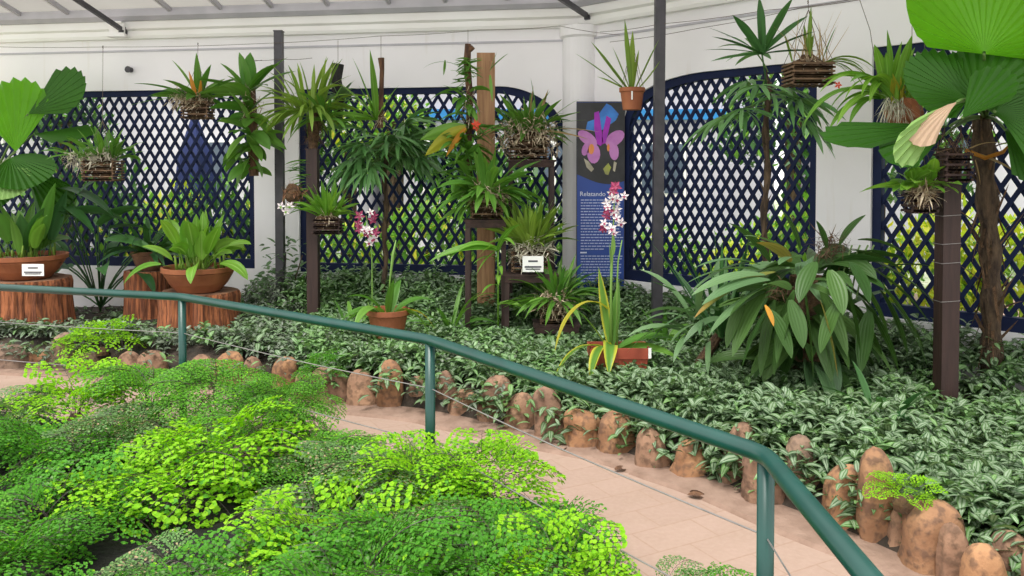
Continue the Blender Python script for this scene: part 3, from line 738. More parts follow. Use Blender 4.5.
# middle dark bowl
t=thing('potted_orchid',s1b,'small dark brown bowl of arching dark leaves on the narrow stump','potted plant')
bowl(t,s1b,.17,.2,M['logtop']); mb=MB(); c=s1b+V((0,0,.16))
rosette(mb,c,34,.55,.06,(25,80),(.8,1.7),'strap',.1); mb.build('foliage',M['l_dark'],t,smooth=True)
mb=MB(); tuft(mb,c+V((0,0,.04)),.15,120,.12,.006); mb.build('roots',M['root'],t)

# ------------------------------------------------------------------ fan palms
def fan_leaf(parent,base,c,nrm,updir,R,span=330,np_=None,mat='l_fan',cup=.03,petr=.008,sag=.0,teeth=.045,part=None,side_mat=None,amp=None,lift=.35):
    """c: point where the stalk meets the blade, nrm: face normal, updir: blade axis"""
    nrm=V(nrm).normalized(); u=V(updir); u=(u-nrm*u.dot(nrm)).normalized(); s=u.cross(nrm); c=V(c); base=V(base)
    mb=MB(); sp=math.radians(span); rows=[]; np_=np_ or max(6,int(span/8)); amp=amp or R*sp/np_*.16; rr=[.02,.25,.5,.75,.92]
    nn=np_*2
    for f in rr+[1.0]:
        row=[]
        for k in range(nn+1):
            a=-sp/2+sp*k/nn; zz=(1 if k%2 else -1)*amp*f
            rad=R*f*(1+.05*noise.noise(V((a*2,R*9,0))))*((.42+.58*math.cos(a)) if span>=90 else 1-.30*(2*a/sp)**2)
            if f==1.0: rad*= (1.0 if k%2 else 1-teeth)
            q=c+(u*math.cos(a)+s*math.sin(a))*rad+nrm*(zz+cup*R*f*f)
            q.z-=sag*R*f*f
            row.append(q)
        rows.append(row)
    b0=len(mb.f); mb.grid(rows)
    o=mb.build('fan_leaf',M[mat],parent,smooth=False)
    st=MB(); mid=(base+c)/2+V((0,0,lift*(c-base).length*.3)); pts=[base*(1-t)**2+mid*2*t*(1-t)+c*t*t for t in [k/10 for k in range(11)]]
    st.tube(pts,[petr*1.6-.6*petr*k/10 for k in range(11)],6); so=st.build('leaf_stalk',M['petiole'],o,smooth=True)
    so.matrix_parent_inverse=Matrix(); 
    return o
def sub(o):  # keep sub-part in world place under a part that itself sits in the parent's space
    pass
def fanleafs(t,crown,specs):
    for (px,py,Y,nx,ny,nz,ux,uy,uz,R,mat,span,sag) in specs:
        c=P(px,py,Y); fan_leaf(t,crown,c,(nx,ny,nz),(ux,uy,uz),R,span=span,mat=mat,sag=sag)
pb=P(5,190,8.5); pr=V((pb.x-.1,8.55,.1))
t=thing('fan_palm',pr,'large fan palm with pleated round leaves behind the leftmost bowl','palm')
crown=P(-5,175,8.55); mb=MB(); mb.tube([pr,V((crown.x-.02,crown.y,.9)),crown],[.05,.04,.03],10); mb.build('trunk',M['palmbark'],t,smooth=True)
fanleafs(t,crown,[
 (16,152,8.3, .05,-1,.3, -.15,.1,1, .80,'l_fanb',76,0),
 (28,114,8.4, -.15,-.9,.45, .80,.0,.62, .70,'l_fan',76,.0),
 (34,134,8.5, 0,-.30,1, 1,.05,-.03, .62,'l_fan',90,.03),
 (10,158,8.1, .15,-.6,.8, .8,-.4,-.12, .48,'l_fan',180,.15),
 (8,168,8.0, .1,-.75,.6, .3,-.6,-.45, .36,'l_fang',170,.1),
 (25,172,8.3, .2,-.8,.6, .9,-.1,-.35, .55,'l_fan',70,.3),
 (-30,160,8.2, -.3,-.8,.6, -.8,-.2,.3, .6,'l_fan',120,.1),
 (-12,176,8.0, .1,-.9,.5, .5,-.5,-.4, .36,'l_fan',120,.1),
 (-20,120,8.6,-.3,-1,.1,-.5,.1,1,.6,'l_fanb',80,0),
])
# dark arching leaves to the right of that palm (a separate broad-leaved plant)
pp=V((P(95,230,8.6).x,8.7,.15))
t=thing('broad_leaf_plant',pp,'dark broad-leaved plant arching over the lattice between the two front bowls','plant')
mb=MB()
for (a,e,L) in ((170,62,.75),(20,55,.8),(150,50,.7),(-20,60,.75),(190,40,.7),(0,40,.85),(90,70,.6),(-60,60,.6),(-120,60,.6),(60,60,.6),(200,65,.8),(-35,48,.8)):
    leaf(mb,pp+V((0,0,.05)),azel(math.radians(a),math.radians(e+8)),L*.6,.15,1.5,'lance',9,petiole=L*.95)
for (x0,y0,x1,y1,W) in ((58,188,108,212,.17),(72,212,128,222,.15),(70,205,100,180,.13),(98,225,140,208,.13),(110,228,165,236,.12),(95,235,60,215,.14),(52,200,88,232,.15),(105,240,150,252,.11)):
    a=P(x0,y0,8.3); b=P(x1,y1,8.15); leaf(mb,a,(b-a)+V((0,0,.25)),(b-a).length*1.15,W,.8,'lance',9,.18); mb.tube([pp,(pp+a)/2+V((0,0,.1)),a],.007,5)
mb.build('foliage',M['l_dark'],t,smooth=True)

# right fan palm
tr=V((P(993,300,5.35).x,5.38,.05)); crown=P(985,118,5.3)
t=thing('fan_palm',tr,'tall fan palm with fibrous trunk and huge pleated leaves at the right','palm')
mb=MB(); pts=[]; rad=[]
for k in range(26):
    f=k/25; q=tr.lerp(crown,f); q.x+=.03*math.sin(f*4); pts.append(q); rad.append(.052+.012*math.sin(f*37)+.02*(1-f)**3+.012*f)
mb.tube(pts,rad,14)
for k in range(70):
    f=rd.uniform(.25,1); q=tr.lerp(crown,f)+V((.03*math.sin(f*4),0,0)); a=rd.uniform(0,2*PI); q+=V((math.cos(a),math.sin(a),0))*.05
    leaf(mb,q,azel(a,math.radians(rd.uniform(35,80))) if rd.random()<.6 else azel(a,-1.2),rd.uniform(.12,.3),.022,rd.uniform(-.3,.6),'grass',5,.1,m=1)
mb.build('trunk',[M['palmbark'],M['moss']],t,smooth=True)
fanleafs(t,crown,[
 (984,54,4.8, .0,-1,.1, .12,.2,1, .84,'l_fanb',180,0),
 (968,100,4.75, .1,-.85,.5, -.55,.0,.75, .42,'l_fan',190,.05),
 (978,102,4.7, -.2,-.8,.6, .75,-.0,.62, .62,'l_fan',180,.05),
 (995,112,4.6, -.2,-.8,.7, .9,-.4,.1, .45,'l_fan',130,.2),
 (962,118,4.5, -.45,-.8,.35, .55,-.2,.75, .36,'l_fan',60,.0),
 (955,104,4.5, .35,-.8,-.2, -.85,-.15,-.45, .50,'l_fang',40,.12),
 (957,102,4.44, -.1,-.9,.4, -.80,-.2,-.35, .30,'l_fand',38,.3),
 (950,126,4.95, .05,-.75,.7, -1,-.1,-.07, .83,'l_fan',22,.05),
 (945,135,4.9, .05,-.75,.7, -1,-.1,-.25, .45,'l_fan',50,.15),
 (1005,130,4.8, .2,-.8,.6, .7,-.3,-.3, .40,'l_fan',140,.2),
 (1050,110,5.0, .2,-.6,.8, .9,-.2,.1, .6,'l_fan',140,.2),
 (975,70,5.3, .0,-.5,.9, -.3,.6,.3, .45,'l_fan',140,.2),
])
mb=MB()
leaf(mb,P(968,150,5.1),V((.6,-.2,.5)),.28,.03,1.2,'grass',8); leaf(mb,P(968,152,5.1),V((.9,-.2,-.2)),.36,.035,.5,'lance',8,m=0); leaf(mb,P(975,160,5.1),V((.15,-.2,-1)),.16,.04,.2,'lance',6); 
mb.tube([P(965,150,5.1),P(985,158,5.05),P(1003,152,5.05),P(1008,146,5.05)],[.012,.014,.012,.006],7,m=1)
mb.build('dry_leaf_sheath',[M['l_dry'],M['l_org']],t,smooth=True)

# ------------------------------------------------------------------ palmate palms (lady palms)
def palmate(mb,c,axis,nl,L,W,spread=150,droop=.9,m=0,n=7):
    axis=V(axis).normalized(); s=axis.cross(V((0,0,1)))
    if s.length<.1: s=V((1,0,0))
    s.normalize(); up=s.cross(axis)
    for k in range(nl):
        a=math.radians(-spread/2+spread*k/(nl-1)) ; d=(axis*math.cos(a)+s*math.sin(a)+up*rd.uniform(-.08,.12))
        leaf(mb,c,d,L*(1-.25*abs(k/(nl-1)-.5)*2)*rd.uniform(.85,1.08),W*rd.uniform(.8,1.1),droop*rd.uniform(.7,1.3),'strap',n,.25,m=m)
def lady_palm(base,crowns,label,leaves,L,W,name='lady_palm',mat='l_rhap'):
    t=thing(name,base,label,'palm')
    mb=MB(); top=crowns[0]; n=24; pts=[]; rr=[]
    for k in range(n):
        q=V(base).lerp(V(top),k/(n-1)); q.x+=.012*math.sin(k*.9); pts.append(q); rr.append(.024+.006*math.sin(k*2.1))
    mb.tube(pts,rr,9)
    for k in range(40):
        q=V(base).lerp(V(top),rd.uniform(.3,1)); a=rd.uniform(0,6.28); leaf(mb,q,azel(a,1.2),.12,.02,.2,'grass',4)
    mb.build('trunk',M['palmbark'],t,smooth=True)
    st=MB(); lf=MB()
    for (cx,a,e,pl,nl) in leaves:
        c0=V(crowns[cx])+V((0,0,rd.uniform(-.1,.08))); d=azel(math.radians(a),math.radians(e)); q=c0.copy(); pts=[q.copy()]
        for k in range(6): d=(d+V((0,0,-.08))).normalized(); q=q+d*pl/6; pts.append(q.copy())
        st.tube(pts,.0055,5); palmate(lf,q,d,nl,L*rd.uniform(.85,1.1),W,rd.uniform(150,230))
    st.build('leaf_stalks',M['petiole'],t); lf.build('foliage',M[mat],t,smooth=True)
    return t
lv=[(0,rd.uniform(0,360),rd.uniform(-10,60),rd.uniform(.14,.34),rd.choice([7,8,9])) for _ in range(44)]
lady_palm(V((P(384,270,8.1).x,8.1,.1)),[P(386,150,8.1)],'lady palm with a full drooping crown of narrow leaflets in front of the middle lattice',lv,.46,.042)
c1=P(766,62,6.55); c2=P(772,105,6.5)
t=lady_palm(V((P(763,225,6.2).x,6.2,.15)),[P(768,82,6.2),P(768,98,6.2)],'slender lady palm in front of the right lattice with a high flat crown',
  [(0,200,62,.16,7),(0,170,15,.15,7),(0,-10,20,.12,6),(1,180,5,.35,7),(1,0,0,.25,8),(1,-60,5,.2,7),(1,-100,20,.2,7),(1,-30,-10,.3,8),(1,210,-10,.25,7),(1,215,10,.3,7),(1,-50,25,.25,7),(1,240,20,.3,7)],.38,.036)
mb=MB()
for (dx,dz) in ((-.75,1.05),(-.12,1.1),(.42,1.0),(.95,.55),(-1.0,.45),(-1.1,.2),(-1.05,.62),(.9,.15),(-1.1,-.02),(.75,.8)):
    leaf(mb,P(762,54,5.95),V((dx,-.2,dz)),.42*rd.uniform(.85,1.1),.08 if abs(dx)<.8 else .032,.25,'strap',8)
mb.tube([P(768,95,6.18),P(762,54,5.95)],.006,6)
mb.build('foliage',M['l_dark'],t,smooth=True)

# ------------------------------------------------------------------ baskets, hangers
def slat_basket(parent,c,w,d,h,mat='slat',n=None,rot=0):
    mb=MB(); th=.014; n=n or max(3,int(h/.026)); R=Matrix.Rotation(rot,3,'Z'); c=V(c)
    for k in range(n):
        z=-h+ (k+.5)*h/n
        if k%2==0:
            for s in (-1,1): mb.box(c+R@V((0,s*(d/2-.01),z)),(w,th,th*1.05),R)
        else:
            for s in (-1,1): mb.box(c+R@V((s*(w/2-.02),0,z)),(th,d,th*1.05),R)
        if k%2==1 or True:
            for s in (-1,1): mb.box(c+R@V((0,s*(d/2-.01),z)),(w*.98,th,th*.9),R); mb.box(c+R@V((s*(w/2-.01),0,z)),(th,d*.98,th*.9),R)
    for sx in (-1,1):
        for sy in (-1,1): mb.box(c+R@V((sx*(w/2-.022),sy*(d/2-.022),-h/2)),(.012,.012,h),R)
    for k in range(6): mb.box(c+R@V((-w/2+.03+k*(w-.06)/5,0,-h+.004)),(.014,d*.95,.01),R)
    mb.build('basket',M[mat],parent)
def hanger(parent,c,w,d,top,mat='rust'):
    mb=MB(); c=V(c); ap=V((c.x,c.y,min(top.z,c.z+.38)))
    for sx in (-1,1):
        for sy in (-1,1): mb.tube([c+V((sx*w*.45,sy*d*.45,0)),ap],.0022,5)
    mb.tube([ap,V(top)],.0022,5); mb.tube([V(top)+V((0,.012*math.cos(a),.012*math.sin(a))) for a in [k*.7 for k in range(9)]],.0025,5)
    mb.build('hanger',M[mat],parent)
def basket_orchid(px,py,Y,wpx,hpx,label,leafspec,mat,topy=None,root=1.0,basket='slat',name='hanging_orchid_basket',cat='hanging basket',rootmat='root',rootpx=None,dark=0,extra=None):
    c=P(px,py,Y); w=wpx/F*Y*.9; h=hpx/F*Y
    t=thing(name,c-V((0,0,h)),label,cat); slat_basket(t,c,w,w*.75,h,basket)
    if topy is not None: hanger(t,c,w,w*.75,P(px,topy,Y))
    mb=MB(); blob(mb,c+V((0,0,-h*.3)),w*.42,w*.32,h*.55,px,.3,8); tuft(mb,c+V((0,-.02,.0)),w*.5*root,int(420*root),.10,.014,.7,m=1)
    if rootpx: tuft(mb,c+V((rootpx/F*Y,-.05,.0)),w*.4,150,.10,.008,.9,m=1)
    mb.build('roots',[M['moss'],M[rootmat]],t)
    mb=MB()
    for sp in leafspec: rosette(mb,c+V((sp.get('dx',0),0,.02)),int(sp['n']*1.5) if sp['n']>5 else sp['n'],sp['L']*1.08,sp['W']*(1.3 if sp['n']>5 else 1),sp.get('e',(30,80)),sp.get('droop',(.4,1.2)),sp.get('prof','strap'),w*.35,m=sp.get('m',0))
    if extra: extra(mb,c)
    mats=[M[k] for k in (mat if isinstance(mat,list) else [mat])]
    mb.build('foliage',mats,t,smooth=True); return t,c
basket_orchid(103,160,8.0,36,21,'slatted wooden hanging basket with whitish roots beside the left fan palm',[dict(n=16,L=.33,W=.035,e=(35,85),droop=(.3,1.0)),dict(n=10,L=.26,W=.03,e=(10,60),dx=-.2),dict(n=8,L=.28,W=.035,e=(20,70),dx=.12)],'l_mid',topy=47,rootpx=-24,rootmat='rootg')
def ex(mb,c):
    for (dx,dz,L,W) in ((-.95,.6,.62,.075),(-.5,1.1,.5,.10),(.0,1.3,.48,.09),(.35,1.1,.40,.085),(.9,.55,.6,.05),(1.2,.45,.62,.045),(-1.2,.25,.68,.05)): leaf(mb,c,V((dx,rd.uniform(-.4,.1),dz)),L,W,.55,'lance',9)
    leaf(mb,c+V((0,-.05,0)),V((-.15,-.2,1)),.3,.05,.1,'lance',8,m=1); leaf(mb,c+V((.04,-.05,0)),V((.12,-.2,1)),.22,.04,.1,'lance',8,m=1)
basket_orchid(198,101,8.25,30,18,'small slatted hanging basket with spreading strap leaves and one orange leaf',[dict(n=12,L=.40,W=.065,e=(5,60),droop=(.4,1.0),prof='lance')],['l_mid','l_org'],topy=44,rootpx=-18,extra=ex)
# wall-hung long orchid clump at x=250
c=P(250,92,8.1); t=thing('hanging_orchid_clump',P(252,178,8.1),'long hanging orchid clump on a bark slab left of the steel pole','hanging plant')
mb=MB(); pts=[P(250,85,8.1),P(250,110,8.1),P(253,140,8.1),P(254,176,8.1)]; mb.tube(pts,[.05,.065,.055,.045],10); tuft(mb,P(250,105,8.05),.13,140,.12,.007,1.1,m=1); mb.build('bark_slab',[M['log'],M['root']],t)
mb=MB()
for k in range(44):
    f=rd.random()**1.6; q=P(250,90+80*f,8.05); a=rd.uniform(PI,2*PI) if rd.random()<.7 else rd.uniform(0,PI)
    leaf(mb,q,azel(a,math.radians(rd.uniform(-40 if f>.3 else 20,80-50*f))),rd.uniform(.30,.50)*(1-.3*f),rd.uniform(.10,.15),rd.uniform(.4,1.3),'broad',8,m=0)
for (dx,dz,L) in ((-.1,1,.36),(.12,1,.36),(-.9,.45,.45),(.8,.9,.5),(.9,.6,.5),(-1,.2,.4)): leaf(mb,P(247,93,8.05),V((dx,-.15,dz)),L*1.1,.15,.4,'broad',8)
mb.build('foliage',M['l_mid'],t,smooth=True)
mb=MB(); mb.tube([P(250,85,8.1),P(250,62,8.2),P(262,60,8.3)],.0022,5); mb.build('hanger',M['rust'],t)
# strappy clump atop the left brown post
base=P(313,148,7.85); t=thing('post_orchid',base,'spiky strap-leaved orchid clump tied to the top of the left brown post','orchid')
mb=MB(); mb.tube([P(313,152,7.85),P(314,130,7.84),P(315,95,7.82)],[.04,.06,.03],9); tuft(mb,P(315,130,7.8),.12,220,.12,.006,1.3,m=1); mb.build('roots',[M['moss'],M['moss']],t)
mb=MB(); rosette(mb,P(310,112,7.75),85,.50,.038,(-5,85),(.5,1.8),'strap',.16); rosette(mb,P(325,120,7.75),30,.42,.035,(0,75),(.6,1.6),'strap',.13,m=1)
for (dx,dz,L) in ((-1,.7,.55),(-.15,1,.42),(.7,.9,.5),(-.6,1,.36)): leaf(mb,P(310,105,7.7),V((dx,0,dz)),L,.04,.7,'strap',8)
mb.build('foliage',[M['l_olive'],M['l_mid']],t,smooth=True)
# fine leaves on the post sides lower
mb=MB()
for k in range(30):
    leaf(mb,P(rd.uniform(300,312),rd.uniform(160,210),7.8),V((-1,rd.uniform(-.4,.4),rd.uniform(-.2,.6))),rd.uniform(.12,.25),.018,.6,'strap',6)
mb.build('side_shoots',M['l_mid'],t,smooth=True)
# basket on the post with bright leaves
t,c=basket_orchid(328,218,7.65,32,16,'dark slatted basket of bright lime leaves fixed to the left brown post',[dict(n=34,L=.30,W=.034,e=(30,88),droop=(.2,1.0))],'l_bright',basket='slatd',name='post_orchid_basket',cat='basket',root=.5)
# ball cluster with white flowers
c=P(293,194,7.7); t=thing('small_mounted_orchid',c-V((0,0,.1)),'small orange-brown root ball with white flowers on the left side of the brown post','orchid')
mb=MB(); blob(mb,c,.08,.07,.08,4,.3,8); tuft(mb,c,.10,160,.10,.008,.9,m=1); mb.tube([c,P(307,192,7.85)],.008,5); mb.build('root_ball',[M['moss'],simple('orange_root',(.42,.2,.1),(.2,.09,.05),20,.9)],t)
def flower(mb,c,R,mats=(0,1),face=V((0,-1,.1)),n=5):
    f=V(face).normalized(); s=f.cross(V((0,0,1))).normalized(); u=s.cross(f); ph=rd.random()
    for k in range(n):
        a=ph+2*PI*k/n; d=s*math.cos(a)+u*math.sin(a); q=s*-math.sin(a)+u*math.cos(a); w=R*.27
        mb.face([c,c+d*R*.5+q*w+f*.004,c+d*R+f*-.004,c+d*R*.5-q*w+f*.004],m=mats[0])
    mb.face([c+f*.008,c+f*.012+s*R*.28-u*R*.2,c+f*.01-u*R*.6,c+f*.012-s*R*.28-u*R*.2],m=mats[1])
for (px,py) in ((281,206),(286,211),(290,206)):
    mb=MB(); flower(mb,P(px,py,7.6),.045); mb.build('flower',[M['fl_white'],M['l_bright']],t)

# hanging charred log and hanging stick with broad leaves
t=thing('hanging_log',P(338,122,8.2),'black charred hanging log with pale leaves behind the strappy clump','hanging plant')
mb=MB(); mb.tube([P(338,64,8.2),P(336,80,8.2),P(339,100,8.2),P(338,122,8.2)],[.06,.055,.06,.04],9); mb.build('log',M['blacklog'],t)
mb=MB(); rosette(mb,P(340,98,8.12),14,.26,.05,(10,70),(.5,1.4),'lance',.06); mb.build('foliage',M['l_blue'],t,smooth=True)
mb=MB(); mb.tube([P(338,64,8.2),P(338,40,8.2)],.0022,5); mb.build('hanger',M['rust'],t)
t=thing('hanging_stick_orchid',P(380,130,7.9),'brown hanging stick with tall bright broad orchid leaves above the lady palm','hanging plant')
mb=MB(); mb.tube([P(381,58,7.9),P(382,70,7.9),P(381,95,7.9),P(380,128,7.9)],[.032,.022,.024,.03],9); tuft(mb,P(378,118,7.88),.07,70,.10,.006,1.2,m=1); mb.build('stick',[M['log'],M['root']],t)
mb=MB()
for (dx,dz,L,W) in ((-.28,1,.62,.11),(-.05,1.1,.66,.10),(-.6,.8,.5,.09),(-1.1,.35,.48,.09),(-1,.1,.42,.08),(-.3,.8,.36,.09),(.5,.9,.4,.06),(-.9,.6,.44,.07)): leaf(mb,P(376,120,7.8),V((dx,-.15,dz)),L,W,.35,'lance',9)
mb.build('foliage',M['l_bright'],t,smooth=True)
mb=MB(); mb.tube([P(381,58,7.9),P(381,36,7.95)],.0022,5); mb.build('hanger',M['rust'],t)
# pink flower at (335,166) belongs outside
# pot with drooping leaves
c=P(388,336,6.75); c.z=max(c.z,.12); zt=P(388,309,6.75).z; H=zt-c.z
def pot(parent,c,R,H,mat,name='pot'):
    mb=MB(); mb.lathe(c,[(0.001,0),(R*.72,0),(R*.92,H*.78),(R*.93,H*.80),(R*1.03,H*.82),(R*1.03,H),(R*.93,H),(R*.9,H*.8),(0.001,H*.78)],36); mb.build(name,mat,parent)
t=thing('potted_orchid',c,'round terracotta pot with drooping wide leaves low in the ground cover','potted plant'); pot(t,c,.175,H,M['terra'])
mb=MB(); q=c+V((0,0,H*.8))
for (dx,dy,dz,L,W,dp) in ((-.8,-.3,.8,.42,.09,2.4),(-.35,-.5,1,.42,.11,2.6),(.8,-.3,.8,.42,.09,2.6),(.1,.3,1,.35,.09,1.4),(-.9,.2,.6,.4,.08,1.6),(.6,.2,.9,.38,.08,1.5),(.1,-.2,1.1,.34,.08,1.2),(-.5,0,1,.36,.1,1.6)): leaf(mb,q+V((dx*.08,dy*.08,0)),V((dx,dy,dz)),L,W,dp,'lance',10,m=0)
leaf(mb,q+V((.1,-.05,0)),V((.7,-.2,.8)),.4,.05,2.4,'lance',9,m=1)
mb.build('foliage',[M['l_mid'],M['l_yelo']],t,smooth=True)
mb=MB(); mb.tube([q,P(390,280,6.7),P(393,255,6.7),P(396,240,6.7)],[.01,.008,.014,.004],7); mb.build('flower_stem',M['stem'],t,smooth=True)
# spray of whitish/pink orchids in front of middle lattice
fb=V((P(372,262,7.4).x,7.4,.2)); t=thing('flowering_orchid',fb,'spray of white and purple orchid flowers in front of the middle lattice','orchid')
mb=MB(); mb.tube([fb,P(372,262,7.4),P(371,240,7.4),P(366,215,7.4)],[.007,.006,.005,.003],6); rosette(mb,fb,10,.3,.04,(40,80),(.4,1.2),'strap',.04); mb.build('stem',M['stem'],t)
for k in range(16):
    mb=MB(); flower(mb,P(368+rd.uniform(-10,11),226+rd.uniform(-15,17),7.38+rd.uniform(-.04,.04)),rd.uniform(.038,.055)); mb.build('flower',[M['fl_white'] if rd.random()<.7 else M['fl_pur'],M['fl_pur']],t)

# ------------------------------------------------------------------ plank, hanging orchid stick
x=P(486,180,7.75).x; zt=P(486,53,7.75).z; mb=MB(); mb.box((x,7.75,(zt+.1)/2),(.17,.045,zt-.1)); mb.box((x+.05,7.722,(zt+.1)/2-.03),(.045,.02,zt-.2))
tag(mb.build('wooden_plank',M['plank']),'tall light brown wooden plank standing behind the orchid stands','plank')
t=thing('hanging_stick_orchid',P(468,205,7.5),'long hanging stick with clusters of stubby orchids and one yellow-green leaf left of the plank','hanging plant')
mb=MB(); mb.tube([P(468,44,7.5),P(467,62,7.5),P(470,100,7.5),P(468,150,7.5),P(470,205,7.5)],[.028,.034,.03,.035,.03],9); mb.tube([P(468,52,7.5),P(473,47,7.48)],[.02,.025],7); tuft(mb,P(470,110,7.45),.08,120,.1,.006,2.5,m=1); mb.build('stick',[M['log'],M['root']],t)
mb=MB()
for k in range(46): leaf(mb,P(466+rd.uniform(-5,5),rd.uniform(58,84),7.45),azel(rd.uniform(PI*.8,PI*2.2),rd.uniform(-.5,.5)),rd.uniform(.1,.17),.022,.3,'strap',5)
leaf(mb,P(466,72,7.45),V((-.8,-.1,.9)),.42,.025,1.5,'strap',8); leaf(mb,P(445,60,7.45),V((-.1,0,-1)),.14,.03,.1,'lance',6)
for k in range(95): leaf(mb,P(468+rd.uniform(-9,9),rd.uniform(88,210),7.42),azel(rd.uniform(PI*.75,PI*2.25),rd.uniform(-.4,1.1)),rd.uniform(.2,.40),rd.uniform(.04,.075),rd.uniform(.5,1.6),'lance',7)
for (dx,dz,L,W,m_) in ((-1,-.1,.40,.12,0),(-.9,-.45,.42,.12,1),(-.5,-.6,.3,.05,2)): leaf(mb,P(466,128,7.3),V((dx,-.15,dz)),L*1.05,W*1.15,.3,'lance',9,m=m_,twist=1.25)
leaf(mb,P(490,70,7.4),V((.7,-.1,.8)),.22,.03,.3,'lance',6); leaf(mb,P(490,72,7.4),V((.3,-.1,1)),.2,.03,.3,'lance',6); leaf(mb,P(490,75,7.4),V((.1,-.2,-1)),.25,.03,.1,'lance',6)
mb.build('foliage',[M['l_mid'],M['l_yelo'],M['l_org']],t,smooth=True)
mb=MB(); mb.face([P(474,118,7.3),P(479,122,7.3),P(477,132,7.3),P(474,128,7.3)]); flower(mb,P(476,125,7.3),.05,(0,0)); mb.build('flower',M['fl_red'],t)
mb=MB(); mb.tube([P(468,44,7.5),P(468,30,7.7)],.0022,5); mb.build('hanger',M['rust'],t)

# ------------------------------------------------------------------ stands with basket orchids
def stand(px,pyt,Y,wpx,label,z0=.1,name='plant_stand'):
    top=P(px,pyt,Y); w=wpx/F*Y; d=w*.85; t=thing(name,(top.x,Y,z0),label,'stand')
    mb=MB()
    for k in range(5): mb.box((top.x,Y-d/2+d*(k+.5)/5,top.z-.009),(w*1.06,d/5*.86,.018))
    for s in (-1,1): mb.box((top.x,Y+s*d*.45,top.z-.045),(w*.98,.02,.05)); mb.box((top.x+s*w*.45,Y,top.z-.045),(.02,d*.9,.05))
    mb.build('stand_top',M['slatd'],t)
    for sx in (-1,1):
        for sy in (-1,1):
            m2=MB(); m2.beam(V((top.x+sx*w*.45,Y+sy*d*.42,z0)),V((top.x+sx*w*.44,Y+sy*d*.40,top.z-.02)),.042,.042,up=V((0,1,0))); m2.build('leg',M['brownpost'],t)
    m3=MB()
    for sx in (-1,1): m3.beam(V((top.x+sx*w*.45,Y-d*.42,.55*top.z+z0*.3)),V((top.x+sx*w*.45,Y+d*.42,.55*top.z+z0*.3)),.02,.03)
    m3.build('stretcher',M['brownpost'],t)
    return top
stand(486,219,7.35,40,'tall dark wooden stand in front of the plank, left of the three')
stand(531,160,7.85,46,'tallest dark wooden stand at the back, under the high orchid basket')
stand(530,272,7.25,52,'shorter dark wooden stand holding the basket with the white card')
stand(556,322,7.05,44,'very low dark stand nearly hidden in leaves below the blue banner')
basket_orchid(487,197,7.35,36,21,'slatted basket of arching leaves on the stand before the plank',[dict(n=44,L=.48,W=.045,e=(0,85),droop=(.6,1.8)),dict(n=20,L=.34,W=.055,e=(20,80),prof='lance',droop=(.8,1.8))],'l_mid',name='orchid_basket',cat='basket',root=1.3)
def ex3(mb,c):
    for (dx,dz,L,W,m_) in ((-.15,1.2,.5,.05,0),(-.45,1.1,.42,.06,0),(.1,1.2,.42,.045,1),(.25,1.1,.4,.04,1),(1,.35,.55,.03,0),(1.1,.15,.58,.025,1),(1,.0,.55,.025,1),(.9,.5,.5,.035,0)): leaf(mb,c+V((rd.uniform(-.1,.1),-.1,.05)),V((dx,-.1,dz)),L,W,.3,'strap',8,m=m_)
basket_orchid(528,136,7.85,44,24,'highest slatted basket with a big pale root mass and spiky leaves',[dict(n=40,L=.42,W=.035,e=(10,80),droop=(.5,1.4))],['l_mid','l_dry'],name='orchid_basket',cat='basket',root=1.9,extra=ex3)
t,c=basket_orchid(530,250,7.25,42,21,'slatted basket of upright grassy leaves with a white name card, on the shorter stand',[dict(n=60,L=.42,W=.032,e=(35,88),droop=(.3,1.1))],'l_olive',name='orchid_basket',cat='basket',root=1.3,rootmat='rootg')
card(t,533,264,7.02,21,16)
basket_orchid(556,303,7.05,36,20,'lowest slatted basket with a spreading grassy orchid below the banner',[dict(n=55,L=.42,W=.03,e=(5,80),droop=(.5,1.5))],'l_mid',name='orchid_basket',cat='basket',root=1.3)
# wide pale leaf arching left of stand A
t=thing('wide_leaf_orchid',V((P(498,245,7.0).x,7.1,.15)),'orchid with long pale green leaves arching across the legs of the left stand','orchid')
mb=MB(); b_=P(498,250,7.0); 
leaf(mb,b_,V((-1,-.2,.35)),.62,.08,.9,'lance',10,m=0); leaf(mb,b_,V((-.9,-.2,.8)),.5,.07,1.8,'lance',10); leaf(mb,b_,V((.3,-.2,1)),.35,.06,1.4,'lance',8); leaf(mb,b_,V((-.5,-.3,-.2)),.3,.06,1,'lance',8)
mb.tube([V((b_.x,7.1,.15)),b_],.008,6)
for k in range(8): leaf(mb,V((b_.x,7.05,.5+.08*k)),azel(rd.uniform(PI,2*PI),.5),.26,.045,1.2,'lance',7)
mb.build('foliage',M['l_bright'],t,smooth=True)

# ------------------------------------------------------------------ banner
bY=7.95; bl=P(577,200,bY).x; br_=P(624,200,bY).x; zt=P(600,102,bY).z; zb=.18; zs=P(600,178,bY).z; bw=br_-bl; cx=(bl+br_)/2
t=thing('display_banner',(cx,bY,.15),'tall blue display banner with an orchid photograph and white text','banner')
mb=MB(); mb.box((cx,bY,(zt+zb)/2),(bw,.012,zt-zb)); mb.build('panel',M['ban_blue'],t)
mb=MB(); mb.box((cx,bY+.01,(zt+zb)/2),(bw+.012,.02,zt-zb+.012)); mb.box((cx,bY+.02,.17),(bw+.1,.3,.02)); mb.build('frame',M['steel'],t)
y=bY-.0075; mb=MB(); rows=[[],[]]
for k in range(13):
    f=k/12; xx=bl+bw*f; zz=zs-.02+.05*math.sin((f-.15)*PI*1.1)*-1+ .03*(1-f); rows[0].append((xx,y,zz)); rows[1].append((xx,y,zt-.004))
mb.grid(rows); mb.build('photo_print',M['ban_black'],t)
